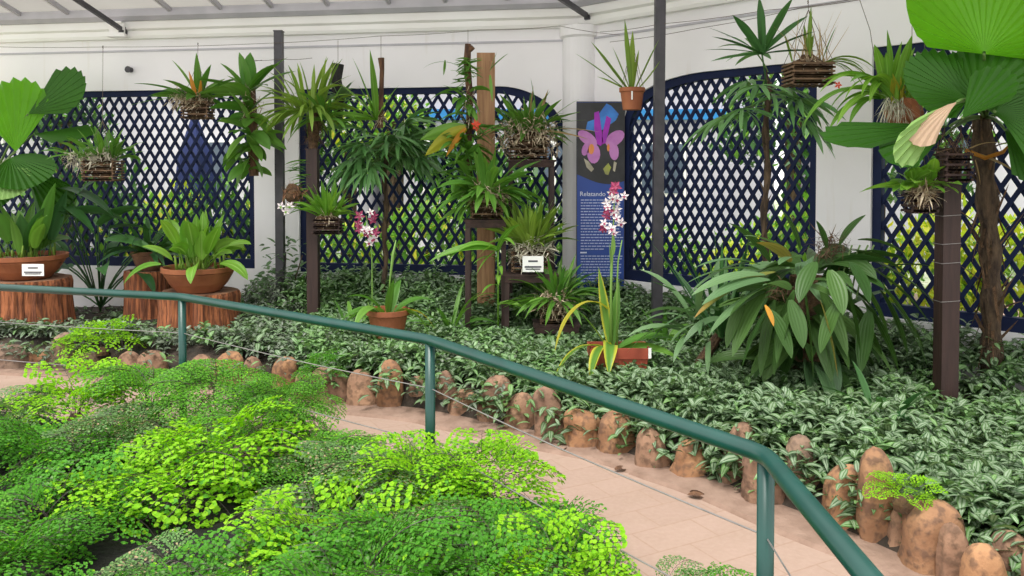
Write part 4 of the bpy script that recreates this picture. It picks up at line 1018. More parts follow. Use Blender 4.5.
def petal(c,pts,mat,dy):
    mb=MB(); q=[(bl+bw*(u),y-dy,zt-(zt-zs)*v) for u,v in pts]; mb.face(q); mb.build('printed_petal',M[mat],t)
def ell(cu,cv,ru,rv,rot=0,n=14,pw=1): 
    o=[]
    for k in range(n):
        a=2*PI*k/n; uu=ru*math.cos(a); vv=rv*math.sin(a); o.append((cu+uu*math.cos(rot)-vv*math.sin(rot),cv+uu*math.sin(rot)+vv*math.cos(rot)))
    return o
petal(0,[(.50,.12),(.62,.02),(.72,.05),(.88,.16),(.82,.24),(.60,.34),(.45,.40),(.18,.36),(.22,.26),(.40,.22)],'p_blue',.001)
petal(0,ell(.22,.48,.22,.085,.35),'p_pink',.002); petal(0,ell(.80,.48,.21,.095,-.3),'p_pink',.002)
petal(0,ell(.78,.65,.10,.12,-.4),'p_pink',.003); petal(0,ell(.35,.68,.14,.13,.1),'p_pink',.003); petal(0,ell(.18,.62,.10,.07,-.8),'p_pink',.003)
petal(0,[(.36,.14),(.46,.12),(.50,.30),(.55,.52),(.50,.58),(.42,.55),(.36,.35)],'p_mag',.004); petal(0,[(.62,.18),(.72,.22),(.66,.40),(.60,.54),(.52,.56),(.54,.40)],'p_mag',.004)
petal(0,ell(.30,.62,.06,.07,.2),'p_org',.005); petal(0,ell(.66,.60,.03,.05),'p_org',.005)
petal(0,[(.60,.95),(.55,.88),(.66,.80),(.72,.86),(.66,.96)],'p_yel',.005); petal(0,[(.14,.74),(.24,.78),(.36,.88),(.30,.92),(.20,.86)],'p_cream',.005); petal(0,[(.78,.78),(.84,.80),(.80,.92),(.76,.9)],'p_cream',.005)
def text(s,x,z,size,mat):
    cu=bpy.data.curves.new('txt','FONT'); cu.body=s; cu.size=size; cu.extrude=0; cu.resolution_u=3
    tmp=bpy.data.objects.new('tmp',cu); C.objects.link(tmp); bpy.context.view_layer.update()
    me=bpy.data.meshes.new_from_object(tmp); bpy.data.objects.remove(tmp); 
    me.transform(Matrix.Translation((x,y-.004,z))@Matrix.Rotation(PI/2,4,'X')); me.materials.append(mat)
    o=bpy.data.objects.new('headline',me); C.objects.link(o); o.parent=t; o.matrix_parent_inverse=Matrix.Translation(t.location).inverted(); return o
text('Relatando',bl+.055*bw,P(600,196,bY).z,.062,M['whiteb'])
def para(py0,py1,n,last):
    mb=MB()
    for k in range(n):
        z=P(600,py0+(py1-py0)*k/(n-1),bY).z; xx=bl+bw*.08; end_=bl+bw*(.93 if k<n-1 else last)-rd.uniform(0,.02)
        while xx<end_:
            wl=rd.uniform(.012,.045); mb.box((xx+wl/2,y-.001,z),(wl,.002,.0085)); xx+=wl+.007
    mb.build('small_print',M['white'],t)
para(200,249,18,.55); para(256,281,10,.4)
mb=MB(); mb.box((bl+bw*.14,y-.001,P(600,252.5,bY).z),(bw*.14,.002,.014)); mb.build('small_heading',M['whiteb'],t)

# ------------------------------------------------------------------ hanging terracotta pot
Y=6.9; c=P(632,110,Y); t=thing('hanging_pot',c,'square-shouldered terracotta pot of stiff strap leaves hanging above the banner','hanging pot')
H=P(632,88,Y).z-c.z; pot(t,c,.105,H,M['terra']); mb=MB(); q=c+V((0,0,H*.85))
for (dx,dz,L,W,dp) in ((-.75,.9,.52,.065,-.1),(-1,.75,.55,.03,.1),(-.15,1.1,.60,.04,.0),(-.02,1.1,.5,.05,.1),(.5,1,.48,.05,-.1),(.75,.6,.33,.04,-.6),(-.4,1,.4,.05,.1),(.15,1,.36,.04,.1),(-.9,.5,.3,.03,.2),(-.1,1,.35,.03,0)):
    leaf(mb,q+V((dx*.04,0,0)),V((dx,rd.uniform(-.3,.1),dz)),L,W,dp,'strap',9,.35)
mb.build('foliage',M['l_olive'],t,smooth=True); mb=MB(); mb.box(c+V((-.015,-.1,H*.62)),(.012,.004,.07)); mb.build('plant_tag',M['card'],t); hanger(t,c+V((0,0,H)),.18,.18,P(632,36,Y))

# ------------------------------------------------------------------ rectangular planter with flowering orchid
Y=5.6; c=P(618,374,Y); zt=P(618,345,Y).z; w=58/F*Y; z0=min(c.z,.17); t=thing('rectangular_planter',(c.x,Y,z0),'rectangular red-brown planter with a tall flowering orchid in front of the banner','planter')
mb=MB(); H=zt-z0
def rect(wd,dp,z): return [V((c.x+sx*wd/2,Y+sy*dp/2,z)) for sx,sy in ((-1,-1),(1,-1),(1,1),(-1,1))]
prof=[(w*.82,.17,z0),(w*.95,.20,z0+H*.74),(w*1.02,.225,z0+H*.75),(w*1.03,.23,zt),(w*.97,.20,zt),(w*.93,.18,z0+H*.7)]
mb.grid([rect(*p) for p in prof],close=True); mb.face(rect(*prof[-1]),m=1); mb.face(rect(*prof[0])[::-1])
for k in range(5): mb.box((c.x-w*.36+k*w*.18,Y-.097,z0+H*.4),(.012,.01,H*.6))
mb.build('trough',[M['terrap'],M['soil']],t)
mb=MB(); q=V((c.x-.05,Y-.02,z0+H*.8))
S=[(-.9,-.4,.9,.50,.085,2.2,0),(-.35,-.6,.9,.42,.10,2.8,0),(-.15,0,1.2,.55,.07,.3,0),(.1,.1,1.1,.45,.07,.5,1),(.8,0,.7,.5,.09,1.2,1),(.95,-.1,.45,.45,.09,1.0,1),(-.6,.2,1,.4,.05,.5,1),(-.1,-.6,.9,.40,.10,2.6,0)]
for (dx,dy,dz,L,W,dp,m_) in S: leaf(mb,q,V((dx,dy,dz)),L,W,dp,'lance',11,m=m_,petiole=.05)
# long yellow arching leaf to the left
leaf(mb,q+V((-.02,0,.3)),V((-.55,-.3,.8)),.62,.05,3.2,'strap',14,m=2)
leaf(mb,q,V((-.6,-.2,1)),.36,.03,.2,'grass',6,m=0)
mb.build('foliage',[M['l_yel'],M['l_mid'],M['l_yelo']],t,smooth=True)
sp=MB(); sp.tube([q,P(611,290,5.55),P(612,250,5.55),P(613,235,5.55),P(615,185,5.55)],[.012,.009,.011,.006,.003],7); sp.tube([q+V((.04,0,0)),P(617,290,5.55),P(618,262,5.55),P(622,240,5.55)],[.008,.007,.006,.004],6)
leaf(sp,P(610,262,5.54),V((-.06,-.1,1)),.14,.035,.1,'lance',6); leaf(sp,P(613,255,5.54),V((.02,-.1,1)),.14,.03,.1,'lance',6)
so=sp.build('flower_spike',M['stem'],t,smooth=True)
for k in range(20):
    mb=MB(); yy=rd.uniform(186,236); flower(mb,P(614+rd.uniform(-13,11)*(1 if yy>195 else .4),yy,5.52+rd.uniform(-.04,.04)),rd.uniform(.03,.048),(0,1),V((rd.uniform(-.5,.5),-1,rd.uniform(-.3,.4))))
    mb.build('flower',[M['fl_white'] if k%3 else M['fl_pur'],M['fl_pur']],t)
mb=MB(); mb.box((c.x+w*.5,Y-.12,zt-.03),(.02,.004,.07)); mb.build('plant_tag',M['card'],t)

# ------------------------------------------------------------------ right side hanging things
def ex4(mb,c):
    for (dx,dz,L,W) in ((.02,1.2,.40,.03),(.1,1,.22,.03)): leaf(mb,c,V((dx,-.1,dz)),L,W,.0,'strap',8)
    for k in range(26): leaf(mb,c+V((rd.uniform(-.12,.14),0,0)),V((rd.uniform(-.7,1),rd.uniform(-.4,.4),1)),rd.uniform(.18,.42),.009,rd.uniform(-.1,.5),'grass',7,m=1)
    for k in range(12): leaf(mb,c+V((.12,0,0)),V((1,rd.uniform(-.3,.3),rd.uniform(.1,.8))),rd.uniform(.3,.45),.016,1.6,'strap',9)
t,c=basket_orchid(808,63,5.9,48,23,'larger weathered slatted hanging basket with sparse thin stems, upper right',[dict(n=5,L=.25,W=.03,e=(60,85),droop=(0,.4))],['l_olive','l_dry'],topy=2,root=.35,extra=ex4)
mb=MB(); flower(mb,c+V((.17,-.12,-.17)),.03,(0,0)); mb.build('flower',M['fl_red'],t)
# strap clump with root ball
Y=5.25; c=P(893,98,Y); t=thing('hanging_orchid_clump',P(893,128,Y),'hanging clump of arching bright strap leaves with dangling pale roots, beside the right palm','hanging plant')
mb=MB(); blob(mb,P(905,112,Y),.11,.10,.10,8,.3,8)
for k in range(150):
    q=P(893+rd.uniform(-8,14),102+rd.uniform(-6,8),Y-.05+rd.uniform(-.06,.06)); leaf(mb,q,V((rd.uniform(-.7,.6),rd.uniform(-.5,.2),rd.uniform(-1,-.1))),rd.uniform(.08,.22),.006,.6,'grass',6,m=1)
mb.build('roots',[M['terra'],M['rootg']],t)
mb=MB()
for (dx,dz,L,W,dp) in ((-1,.9,.62,.045,2.2),(-.8,1.1,.50,.045,1.6),(-.3,1.2,.38,.045,.8),(-.5,1,.5,.04,2.6),(-.9,.5,.5,.04,1.8),(.1,1.2,.40,.045,.3),(.35,1.2,.36,.04,.6),(.2,1,.3,.04,.8),(-1.1,.3,.42,.035,1.7),(-.25,.8,.45,.05,3.0),(.6,.9,.34,.035,1.2),(-.7,1,.62,.035,1.9),(.0,1.1,.46,.035,.4)):
    leaf(mb,c+V((dx*.05,rd.uniform(-.06,.06),0)),V((dx,rd.uniform(-.4,.2),dz)),L,W*1.35,dp,'strap',12)
    leaf(mb,c+V((dx*.05,rd.uniform(-.06,.06),0)),V((dx*.8+.1,rd.uniform(-.5,.0),dz)),L*.8,W*1.2,dp*1.2,'strap',12)
for k in range(34): leaf(mb,P(906+rd.uniform(-16,16),105+rd.uniform(-6,4),Y-.04),V((rd.uniform(-.5,.5),rd.uniform(-.4,.1),1)),rd.uniform(.1,.2),.028,.2,'lance',6,m=rd.choice([0,1,1]))
mb.build('foliage',[M['l_bright'],M['l_yelo']],t,smooth=True)
mb=MB(); mb.tube([P(900,100,Y),P(912,40,Y),P(912,5,Y)],.0022,5); mb.tube([P(880,95,Y),P(870,30,Y),P(858,-5,Y)],.0022,5); mb.tube([P(924,100,Y),P(925,10,Y)],.002,5); mb.build('hanger',M['rust'],t)
# small baskets on the right post
c=P(953,152,4.85); t=thing('post_orchid_basket',c-V((0,0,.2)),'small dark slatted basket tied to the top of the thick brown post','basket'); slat_basket(t,c,.17,.15,.18,'slatd')
mb=MB(); tuft(mb,c,.11,130,.12,.006,1.4,m=0); mb.build('roots',M['moss'],t)
def ex5(mb,c):
    for k in range(16): leaf(mb,c+V((rd.uniform(-.1,.08),-.05,.05)),V((rd.uniform(-1,.6),-.6,rd.uniform(.0,1.2))),rd.uniform(.12,.2),.075,.6,'broad',6,petiole=.04)
    leaf(mb,c,V((-1,-.3,.5)),.45,.06,.8,'lance',9)
basket_orchid(920,193,4.95,32,20,'small dark slatted basket with rounded bright leaves left of the thick brown post',[dict(n=6,L=.2,W=.05,e=(20,80),prof='broad')],['l_bright','l_dry'],topy=60,basket='slatd',root=.8,extra=ex5)

# ------------------------------------------------------------------ big broad-leaved orchid
cb=V((P(812,330,5.35).x,5.45,.15)); t=thing('broad_leaf_orchid',cb,'huge clump of broad dark drooping leaves in front of the white wall pier','plant')
mb=MB(); cc=P(822,290,5.4)
mb.lathe(V((cb.x,cb.y,.1)),[(.08,0),(.10,.3),(.14,.6),(.12,.85)],18,fx=lambda a,z:1+.2*noise.noise(V((math.cos(a)*2,math.sin(a)*2,z*4)))); tuft(mb,P(830,248,5.35),.11,200,.13,.006,1.0,m=0); tuft(mb,P(778,292,5.1),.08,80,.1,.006,1.0,m=0)
mb.build('root_mound',M['moss'],t)
mb=MB()
def bl_(x0,y0,x1,y1,W,m_=0,Y0=5.2,Y1=None,dp=None):
    a=P(x0,y0,Y0); b=P(x1,y1,Y1 if Y1 else Y0-.25); d=b-a; L=d.length; dp=.7 if dp is None else dp
    leaf(mb,a,d+V((0,0,dp*.45*L)),L*1.08,W*.80,dp,'broad',11,.22,m=m_,twist=rd.uniform(-.35,.35))
for args in (
 (800,265,812,372,.13,0,4.95,4.9),(795,290,776,370,.15,0,4.95,4.9),(775,300,762,372,.13,0,5.0,4.95),(820,290,845,352,.14,0,4.95,4.85),(845,285,858,345,.15,0,4.9,4.9),
 (820,315,832,372,.11,0,4.8,4.75),(820,300,836,372,.11,3,4.75,4.7),(775,300,745,362,.13,0,4.9,4.85),(790,310,778,360,.12,0,4.8,4.75),(850,270,885,330,.16,0,5.0,4.95),
 (865,270,920,345,.13,0,5.1,5.0),(860,262,925,318,.13,0,5.15,5.1),(855,255,932,300,.11,0,5.2,5.1),(862,300,895,365,.12,0,5.0,5.0),(840,245,862,215,.12,0,5.3,5.3),
 (858,240,905,252,.10,0,5.25,5.1),(850,250,905,272,.11,0,5.2,5.1),(862,275,930,262,.09,0,5.3,5.2),(770,262,735,222,.10,0,5.35,5.3),(790,255,748,232,.10,2,5.3,5.2),
 (800,250,785,212,.11,0,5.3,5.3),(790,262,760,240,.15,3,5.2,5.1),(800,258,780,262,.13,2,5.1,4.95),(815,280,852,290,.13,2,5.0,4.8),(800,285,840,300,.12,0,4.9,4.75),
 (790,290,765,282,.12,2,4.95,4.8),(775,285,732,312,.13,0,5.0,4.85),(770,280,705,300,.12,2,5.0,4.9),(765,275,695,290,.11,2,5.05,4.95),(770,290,712,330,.13,2,5.0,4.85),
 (765,290,735,352,.13,0,5.0,4.9),(775,272,698,312,.10,3,5.1,4.95),(760,270,690,278,.09,2,5.15,5.05),(760,265,700,262,.10,2,5.2,5.1),(750,262,692,290,.09,2,5.2,5.1),
 (840,300,822,350,.12,0,4.75,4.7),(830,270,842,312,.14,0,4.85,4.7),(815,262,800,300,.14,0,4.9,4.75),(850,262,868,300,.15,0,4.95,4.8),(790,300,802,345,.13,0,4.8,4.7),
 (745,300,728,345,.12,0,5.0,4.95),(870,310,862,368,.13,0,5.0,4.95),(880,290,905,350,.12,0,5.1,5.05),(890,300,925,362,.10,2,5.1,5.05),(770,310,790,355,.12,0,4.8,4.7),(765,305,773,325,.05,1,4.75,4.7),(826,248,818,222,.1,0,5.3,5.3)):
    bl_(*args)
for k in range(95):
    a=rd.uniform(0,2*PI); leaf(mb,V((cb.x+math.cos(a)*.12,cb.y+math.sin(a)*.12,rd.uniform(.35,1.05))),azel(a,rd.uniform(-.2,1.0)),rd.uniform(.35,.6),rd.uniform(.09,.14),rd.uniform(.9,1.8),'broad',9,.18,m=rd.choice([0,0,0,2]))
mb.build('foliage',[M['l_aspi'],M['l_org'],M['l_blue'],M['l_aspiy']],t,smooth=True)
mb=MB()
for (x0,x1) in ((842,852),(846,860),(850,868),(856,874)): mb.tube([P(x0,300,5.2),P((x0+x1)/2-3,270,5.2),P(x1,245,5.2)],.006,5)
mb.build('leaf_stalks',M['petiole'],t)
# blue-green grassy plants left of it
b_=V((P(700,285,5.9).x,6.0,.18)); t=thing('upright_grassy_plant',b_,'upright pale strap-leaved plant between the taller pole and the broad-leaved clump','plant')
mb=MB(); q=V((P(722,240,5.9).x,5.9,.5)); rosette(mb,V((q.x,q.y,.45)),24,.75,.045,(45,86),(.2,.9),'strap',.1,m=0); 
for k in range(16): leaf(mb,V((P(705,290,5.6).x+rd.uniform(-.12,.15),5.6,.5+rd.uniform(-.05,.2))),V((rd.uniform(-1.2,.2),rd.uniform(-.5,.2),rd.uniform(.1,.9))),rd.uniform(.3,.55),.045,1.3,'strap',8,m=1)
mb.build('foliage',[M['l_dark'],M['l_blue']],t,smooth=True)
mb=MB(); mb.tube([b_,V((q.x,q.y,.5))],[.05,.03],8); mb.build('stem',M['moss'],t)
# leafy shrub at the foot of the left steel pole & small ferns
t=thing('small_shrub',V((P(285,262,8.6).x-.05,8.55,.15)),'pale green leafy shrub at the foot of the left steel pole','shrub')
mb=MB(); q=P(288,262,8.55)
for k in range(130):
    a=rd.uniform(0,6.28); leaf(mb,V((q.x+rd.uniform(-.28,.22),8.5+rd.uniform(-.12,.1),rd.uniform(.3,.95))),azel(a,rd.uniform(-.2,.9)),rd.uniform(.07,.12),.035,.6,'lance',5)
mb.build('foliage',M['l_blue'],t,smooth=True); mb=MB()
for k in range(5): mb.tube([V((q.x-.05,8.52,.1)),V((q.x+rd.uniform(-.2,.2),8.5,rd.uniform(.6,.9)))],.006,5)
mb.build('twigs',M['palmbark'],t)
# sword-fern-like arching plants in ground cover (middle)
for (px,py,Y,n,L,lb) in ((350,300,7.2,16,.36,'low arching green plant left of the round terracotta pot'),(450,300,7.2,22,.40,'low fern-like green plant between the round pot and the dark stand'),(665,330,6.5,14,.34,'low green leafy plant at the foot of the taller steel pole'),(880,380,4.6,12,.34,'dark glossy leaves poking from the ground cover right of the broad clump')):
    q=P(px,py,Y); q.z=.22; t=thing('low_foliage_plant',q,lb,'plant'); mb=MB(); rosette(mb,q,n,L,.05,(15,75),(.6,1.5),'lance',.08,petiole=.08); mb.build('foliage',M['l_mid'] if px<800 else M['l_dark'],t,smooth=True)
    mb=MB(); mb.lathe(q-V((0,0,.06)),[(.03,0),(.035,.04),(.015,.08)],8); mb.build('crown',M['moss'],t)

# ------------------------------------------------------------------ maidenhair ferns
def frond_mesh(seed,L,mats,size=.0125,dry=.03):
    r=random.Random(seed); mb=MB()
    def leaflet(p,d,up,s):
        side=d.cross(up); side.normalize(); k=s*r.uniform(.8,1.15); m=2 if r.random()<dry else (1 if r.random()<.04 else 0); t=r.uniform(-.4,.4); u2=(up+side*t).normalized(); side=d.cross(u2).normalized()
        dn=-u2*k*.18
        mb.face([p,p+d*k*.45+side*k*.52+dn,p+d*k*.95+side*k*.38+dn,p+d*k*1.05-side*k*.1,p+d*k*.9-side*k*.42+dn,p+d*k*.4-side*k*.5+dn],[(.5,0)]*6,m,r.random())
    def branch(p,d,up,length,depth):
        n=max(2,int(length/(size*(1.02 if depth==0 else 1.7)))); q=p.copy(); st=length/n; pts=[p.copy()]
        for k in range(n):
            t=(k+1)/n; d=(d+V((0,0,-.050 if depth else -.075))).normalized(); q=q+d*st; pts.append(q.copy())
            side=d.cross(up).normalized(); sg=1 if k%2 else -1
            if depth==0:
                leaflet(q,(d*.55+side*sg).normalized(),up,size); 
            else:
                sub_=length*.42*(1-t*.8)*(.6+.4*min(1,t*4))
                if sub_>size*2.1:
                    branch(q,(d*.75+side*sg).normalized(),up,sub_,0 if sub_<size*9 or depth==1 else depth-1)
                else: leaflet(q,(d*.55+side*sg).normalized(),up,size)
                leaflet(q,(d*.6-side*sg).normalized(),up,size*.9)
        leaflet(q,d,up,size)
        if depth: mb.tube(pts,.0011,3,m=3,caps=False)
    # rachis
    el=math.radians(r.uniform(60,76)); q=V((0,0,0)); n=26; pts=[q.copy()]; k0=9
    bend=r.uniform(1.1,1.5)
    for k in range(n):
        t=(k+1)/n; e=el-math.radians(95)*bend*t**1.3; d=V((0,math.cos(e),math.sin(e))); q=q+d*L/n; pts.append(q.copy())
        if k>=k0:
            up=V((0,-math.sin(e),math.cos(e))); f=(k-k0)/(n-k0); ln=L*.50*(1-f)**.75*(.75+.25*min(1,f*5))+.012
            s=V((1,0,0))*(1 if k%2 else -1); dd=(s*.95+d*.55+V((0,0,r.uniform(-.12,.10)))).normalized()
            branch(q,dd,up,ln,1 if ln>.06 else 0)
    mb.tube(pts,[.0022-.0012*k/n for k in range(n+1)],4,m=3)
    me=bpy.data.meshes.new('frond'); me.from_pydata(mb.v,[],mb.f)
    at=me.attributes.new('rnd','FLOAT','FACE'); at.data.foreach_set('value',np.array(mb.r,dtype=np.float32)); me.uv_layers.new(name='UVMap')
    for k in mats: me.materials.append(k)
    me.polygons.foreach_set('material_index',np.array(mb.m,dtype=np.int32)); me.update(); return me
KIND={'lime':([M['f_lime'],M['f_mid'],M['f_mid'],M['stipe']],.0205,.0),'mid':([M['f_mid'],M['f_lime'],M['f_dull'],M['stipe']],.0155,.03),'fine':([M['f_fine'],M['f_lime'],M['f_dull'],M['stipe']],.0112,.02),'dull':([M['f_dull'],M['f_mid'],M['f_dry'],M['stipe']],.0120,.10)}
FR={}
for kd,(mats,sz,dry) in KIND.items(): FR[kd]=[frond_mesh(i*13+len(kd),L,mats,sz,dry) for i,L in enumerate((.34,.42,.50,.56))]
print('frond faces',[len(m.polygons) for m in FR['lime']])
def fernbase(x,y): return .04+.10*noise.noise(V((x*1.2,y*1.2,4)))
def fern(px,py,Y,kind,label,n=16,sc=1.0,z=None,name='maidenhair_fern',small=False,amin=0,amax=360):
    top=P(px,py,Y); z0=max(.02,top.z-.40*sc) if z is None else z
    t=thing(name,(top.x,Y,z0),label,'fern',None if small else 'maidenhair ferns beside the railing')
    for k in range(n):
        me=rd.choice(FR[kind]); o=bpy.data.objects.new('frond',me); C.objects.link(o); o.parent=t
        a=math.radians(amin+(amax-amin)*(k+rd.uniform(-.3,.3))/n); 
        tilt=math.radians(rd.uniform(-14,30)) ; s=sc*rd.uniform(.8,1.1)
        o.rotation_euler=(tilt,rd.uniform(-.2,.2),a); o.scale=(s,s,s); o.location=(-math.sin(a)*.02,math.cos(a)*.02,0)
    mb=MB(); mb.lathe((top.x,Y,z0-.05),[(.05,0),(.055,.03),(.03,.06),(.001,.065)],10); mb.build('crown',M['moss'],t)
FERNS=[
(-90,395,4.6,'lime','bright fern past the left edge nearest the railing',1.0),
(-130,430,3.9,'mid','green fern past the left edge in the second row',1.1),
(-80,480,3.2,'fine','feathery fern past the left edge in the third row',1.0),
(-120,540,2.7,'mid','green fern past the left edge closest to the viewer',1.0),
(-220,410,4.4,'mid','farthest green fern past the left edge',1.1),
(392,430,4.05,'dull','grey-green fern hiding the path left of the middle rail post',.8),
(425,440,3.62,'lime','airy lime fern wrapped round the foot of the middle rail post',.75),
(345,412,4.35,'fine','feathery fern just before the squarish stone',.7),
(75,366,5.1,'lime','bright fern clump at the upper left, level with the finger-like stone',1.0),
(10,395,4.9,'dull','greyish fern at the left edge beside the bare path',.8),
(150,352,5.0,'fine','green fern crest left of the leftmost rail post',1.05),
(215,362,4.8,'fine','green feathery fern hiding the foot of the leftmost rail post',1.0),
(285,366,4.75,'fine','green fern rising in front of the narrow brown stones',.85),
(265,385,4.5,'fine','green fern right of the leftmost post, before the stones',.9),
(120,392,4.5,'dull','greyish fern with dry bits above the left hollow',1.0),
(55,410,4.3,'mid','green fern at the left side below the bright crest',1.0),
(-15,425,4.0,'mid','dark green fern cut off by the left edge',1.1),
(215,395,4.2,'lime','broad lime fern hanging over the dark gap at centre left',1.15),
(300,415,4.1,'fine','green fern below the short dark stone',.95),
(160,430,3.9,'lime','long lime frond clump in front of the left hollow',1.15),
(60,455,3.5,'mid','green fern left of the hanging lime fronds',1.0),
(330,425,3.9,'dull','grey-green fine-leaved fern left of the middle post',.95),
(395,430,3.7,'dull','grey-green fern whose tips cross the middle rail post',.9),
(480,432,3.65,'lime','lime fern just right of the middle rail post',.85),
(445,455,3.4,'dull','grey-green fern in the middle of the bank behind the lime band',.95),
(10,500,3.1,'mid','green fern low at the left edge above the dark corner',.9),
(330,478,3.2,'lime','wide lime fern forming a bright band in the lower middle',1.1),
(540,490,3.2,'mid','green fern at the right end of the bank beside the open path',.85),
(420,490,3.05,'mid','green fern in front of the lime band',1.0),
(240,515,2.85,'mid','green fern at the bottom, left of centre',1.0),
(510,505,2.85,'mid','green fern filling the bottom right of the bank',.95),
(560,535,2.75,'lime','yellow-green fern at the lower right corner of the bank',.75),
(350,530,2.6,'mid','green fern along the bottom edge of the view',1.0),
(450,545,2.55,'mid','green fern at the bottom edge right of centre',.95),
(250,560,2.55,'mid','green fern at the bottom edge left of centre',.9),
(290,585,2.3,'dull','grey-green fern cut by the bottom edge',.85),
]
for (px,py,Y,kd,lb,sc) in FERNS: fern(px,py-(14 if py<400 else 12 if kd=='lime' else 0),Y,kd,lb,18,sc)
fern(185,515,3.0,'dull','low dim fern down in the dark hollow of the bank',14,.75,z=.03)
fern(60,560,2.75,'mid','low fern at the bottom left corner over dark soil',12,.7,z=.03)
fern(102,310,6.72,'lime','small bright fern growing among the edging stones beside the crooked grey stone',16,.8,small=True,name='small_fern')
fern(318,348,5.75,'mid','small fern tuft growing between the stones right of the upright pinkish one',10,.55,small=True,name='small_fern')
fern(906,492,3.42,'lime','tiny bright fern tucked between the tallest stone and the broad one',13,.34,z=.27,small=True,name='small_fern')
fern(660,545,2.75,'dull','sparse thin fern at the bottom beside the nearest rail post',6,.6,small=True,name='small_fern')
fern(705,562,2.7,'mid','sparse fern low at the bottom right of the thin one',5,.5,small=True,name='small_fern')
fern(300,270,8.5,'mid','green fern tuft against the wall base left of the middle window',6,.5,small=True,name='small_fern')
# fern soil bank
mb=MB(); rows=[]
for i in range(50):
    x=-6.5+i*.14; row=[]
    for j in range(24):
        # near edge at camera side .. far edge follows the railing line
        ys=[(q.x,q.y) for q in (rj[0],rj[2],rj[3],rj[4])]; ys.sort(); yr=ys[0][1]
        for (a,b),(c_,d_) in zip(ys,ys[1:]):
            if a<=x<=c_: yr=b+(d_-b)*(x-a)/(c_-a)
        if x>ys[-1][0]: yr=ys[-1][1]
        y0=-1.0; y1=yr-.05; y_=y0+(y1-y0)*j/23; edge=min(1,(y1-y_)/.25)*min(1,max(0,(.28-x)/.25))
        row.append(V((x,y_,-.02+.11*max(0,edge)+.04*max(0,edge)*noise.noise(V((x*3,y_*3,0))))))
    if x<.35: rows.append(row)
mb.grid(rows); struct(mb.build('fern_soil',M['soilf'],smooth=True),'dark soil under the ferns')

# fallen dry leaves on the path
for (px,py) in ((12,388),(30,398),(5,405),(22,412),(690,492),(705,497),(615,470),(560,452)):
    g=G(px,py,.012); mb=MB(); leaf(mb,g,V((rd.uniform(-1,1),rd.uniform(-1,1),.15)),.09,.05,.5,'broad',6,.35)
    tag(mb.build('fallen_leaf',M['l_dry'] if px<100 else M['log']),'dry fallen leaf lying on the path' if px<100 else 'dark withered leaf lying near the edging stones','leaf','pale leaves on the path' if px<100 else 'dark leaves by the stones')

# ------------------------------------------------------------------ outside
M['hwall']=simple('outside_pale_wall',(.60,.58,.64),(.46,.45,.52),.6,.8)
M['hroof']=simple('outside_roof_tile',(.45,.30,.22),None,2,.8)
M['hglass']=simple('outside_dark_glass',(.10,.13,.18),None,2,.2)
M['hblue']=simple('outside_blue_fabric',(.02,.22,.55),None,2,.6)
def house(x,y,w,h,d,label,blue=False):
    t=thing('building',(x,y,0),label,'building'); mb=MB(); mb.box((x,y+d/2,h/2),(w,d,h)); mb.build('wall',M['hwall'],t)
    mb=MB(); a=[(x-w/2-.4,y-.4,h),(x+w/2+.4,y-.4,h),(x+w/2+.4,y+d+.4,h),(x-w/2-.4,y+d+.4,h)]; r1=(x-w/4,y+d/2,h+1.2); r2=(x+w/4,y+d/2,h+1.2)
    mb.face([a[0],a[1],r2,r1]); mb.face([a[2],a[3],r1,r2]); mb.face([a[0],r1,a[3]]); mb.face([a[1],a[2],r2]); mb.face(a[::-1]); mb.build('roof',M['hroof'],t)
    k=0; xx=x-w/2+1.0
    while xx<x+w/2-.8:
        f=MB(); f.box((xx,y-.02,1.7),(1.0,.06,1.2)); fo=f.build('window',M['trim'],t); g=MB(); g.box((xx-.24,y-.06,1.7),(.40,.02,1.05)); g.box((xx+.24,y-.06,1.7),(.40,.02,1.05)); go=g.build('pane',M['hglass'],fo); go.matrix_parent_inverse=Matrix(); xx+=2.3
    if blue: mb=MB(); mb.box((x,y-.08,2.85),(w*.9,.1,.22)); mb.build('blue_band',M['hblue'],t)
house(-8.5,16.5,11,3.8,5,'pale house seen through the leftmost lattice'); house(1.6,17.5,8,4.2,5,'pale building with a blue band seen through the middle lattice',True); house(10.8,14.5,8.4,4.0,5,'pale building seen through the lattice behind the taller pole')
M['b_yel']=leafmat('outside_yellow_leaf',(.62,.56,.06),(.40,.60,.06),0,trans=.4); M['b_grn']=leafmat('outside_green_leaf',(.10,.28,.04),(.22,.42,.06),0,trans=.35); M['b_dk']=leafmat('outside_dark_leaf',(.03,.10,.03),(.07,.18,.04),0,trans=.3); M['b_pur']=leafmat('outside_purple_leaf',(.3,.12,.2),(.5,.3,.35),0,trans=.3)
def bush_mesh(seed,kind,n=1300):
    r=random.Random(seed); mb=MB()
    for k in range(n):
        a=r.uniform(0,6.28); z=r.uniform(-.2,1); rr=math.sqrt(max(0,1-z*z)); q=V((math.cos(a)*rr,math.sin(a)*rr,z))*r.uniform(.55,1)*(1+.25*noise.noise(V((a*1.5,z*3,seed))))
        d=V((r.uniform(-1,1),r.uniform(-1,1),r.uniform(-.3,1))).normalized(); s=d.cross(V((0,0,1)))
        if s.length<.1: continue
        s.normalize(); L=.19; mb.face([q,q+d*L*.5+s*L*.22,q+d*L,q+d*L*.5-s*L*.22],m=0 if r.random()<.8 else 1,r=r.random())
    return mb
BM={}
for kd,ms in (('yel',('b_yel','b_grn')),('grn',('b_grn','b_yel')),('dk',('b_dk','b_grn'))):
    o=bush_mesh(len(kd)+3,kd).build('foliage',[M[ms[0]],M[ms[1]]]); BM[kd]=o.data; bpy.data.objects.remove(o)
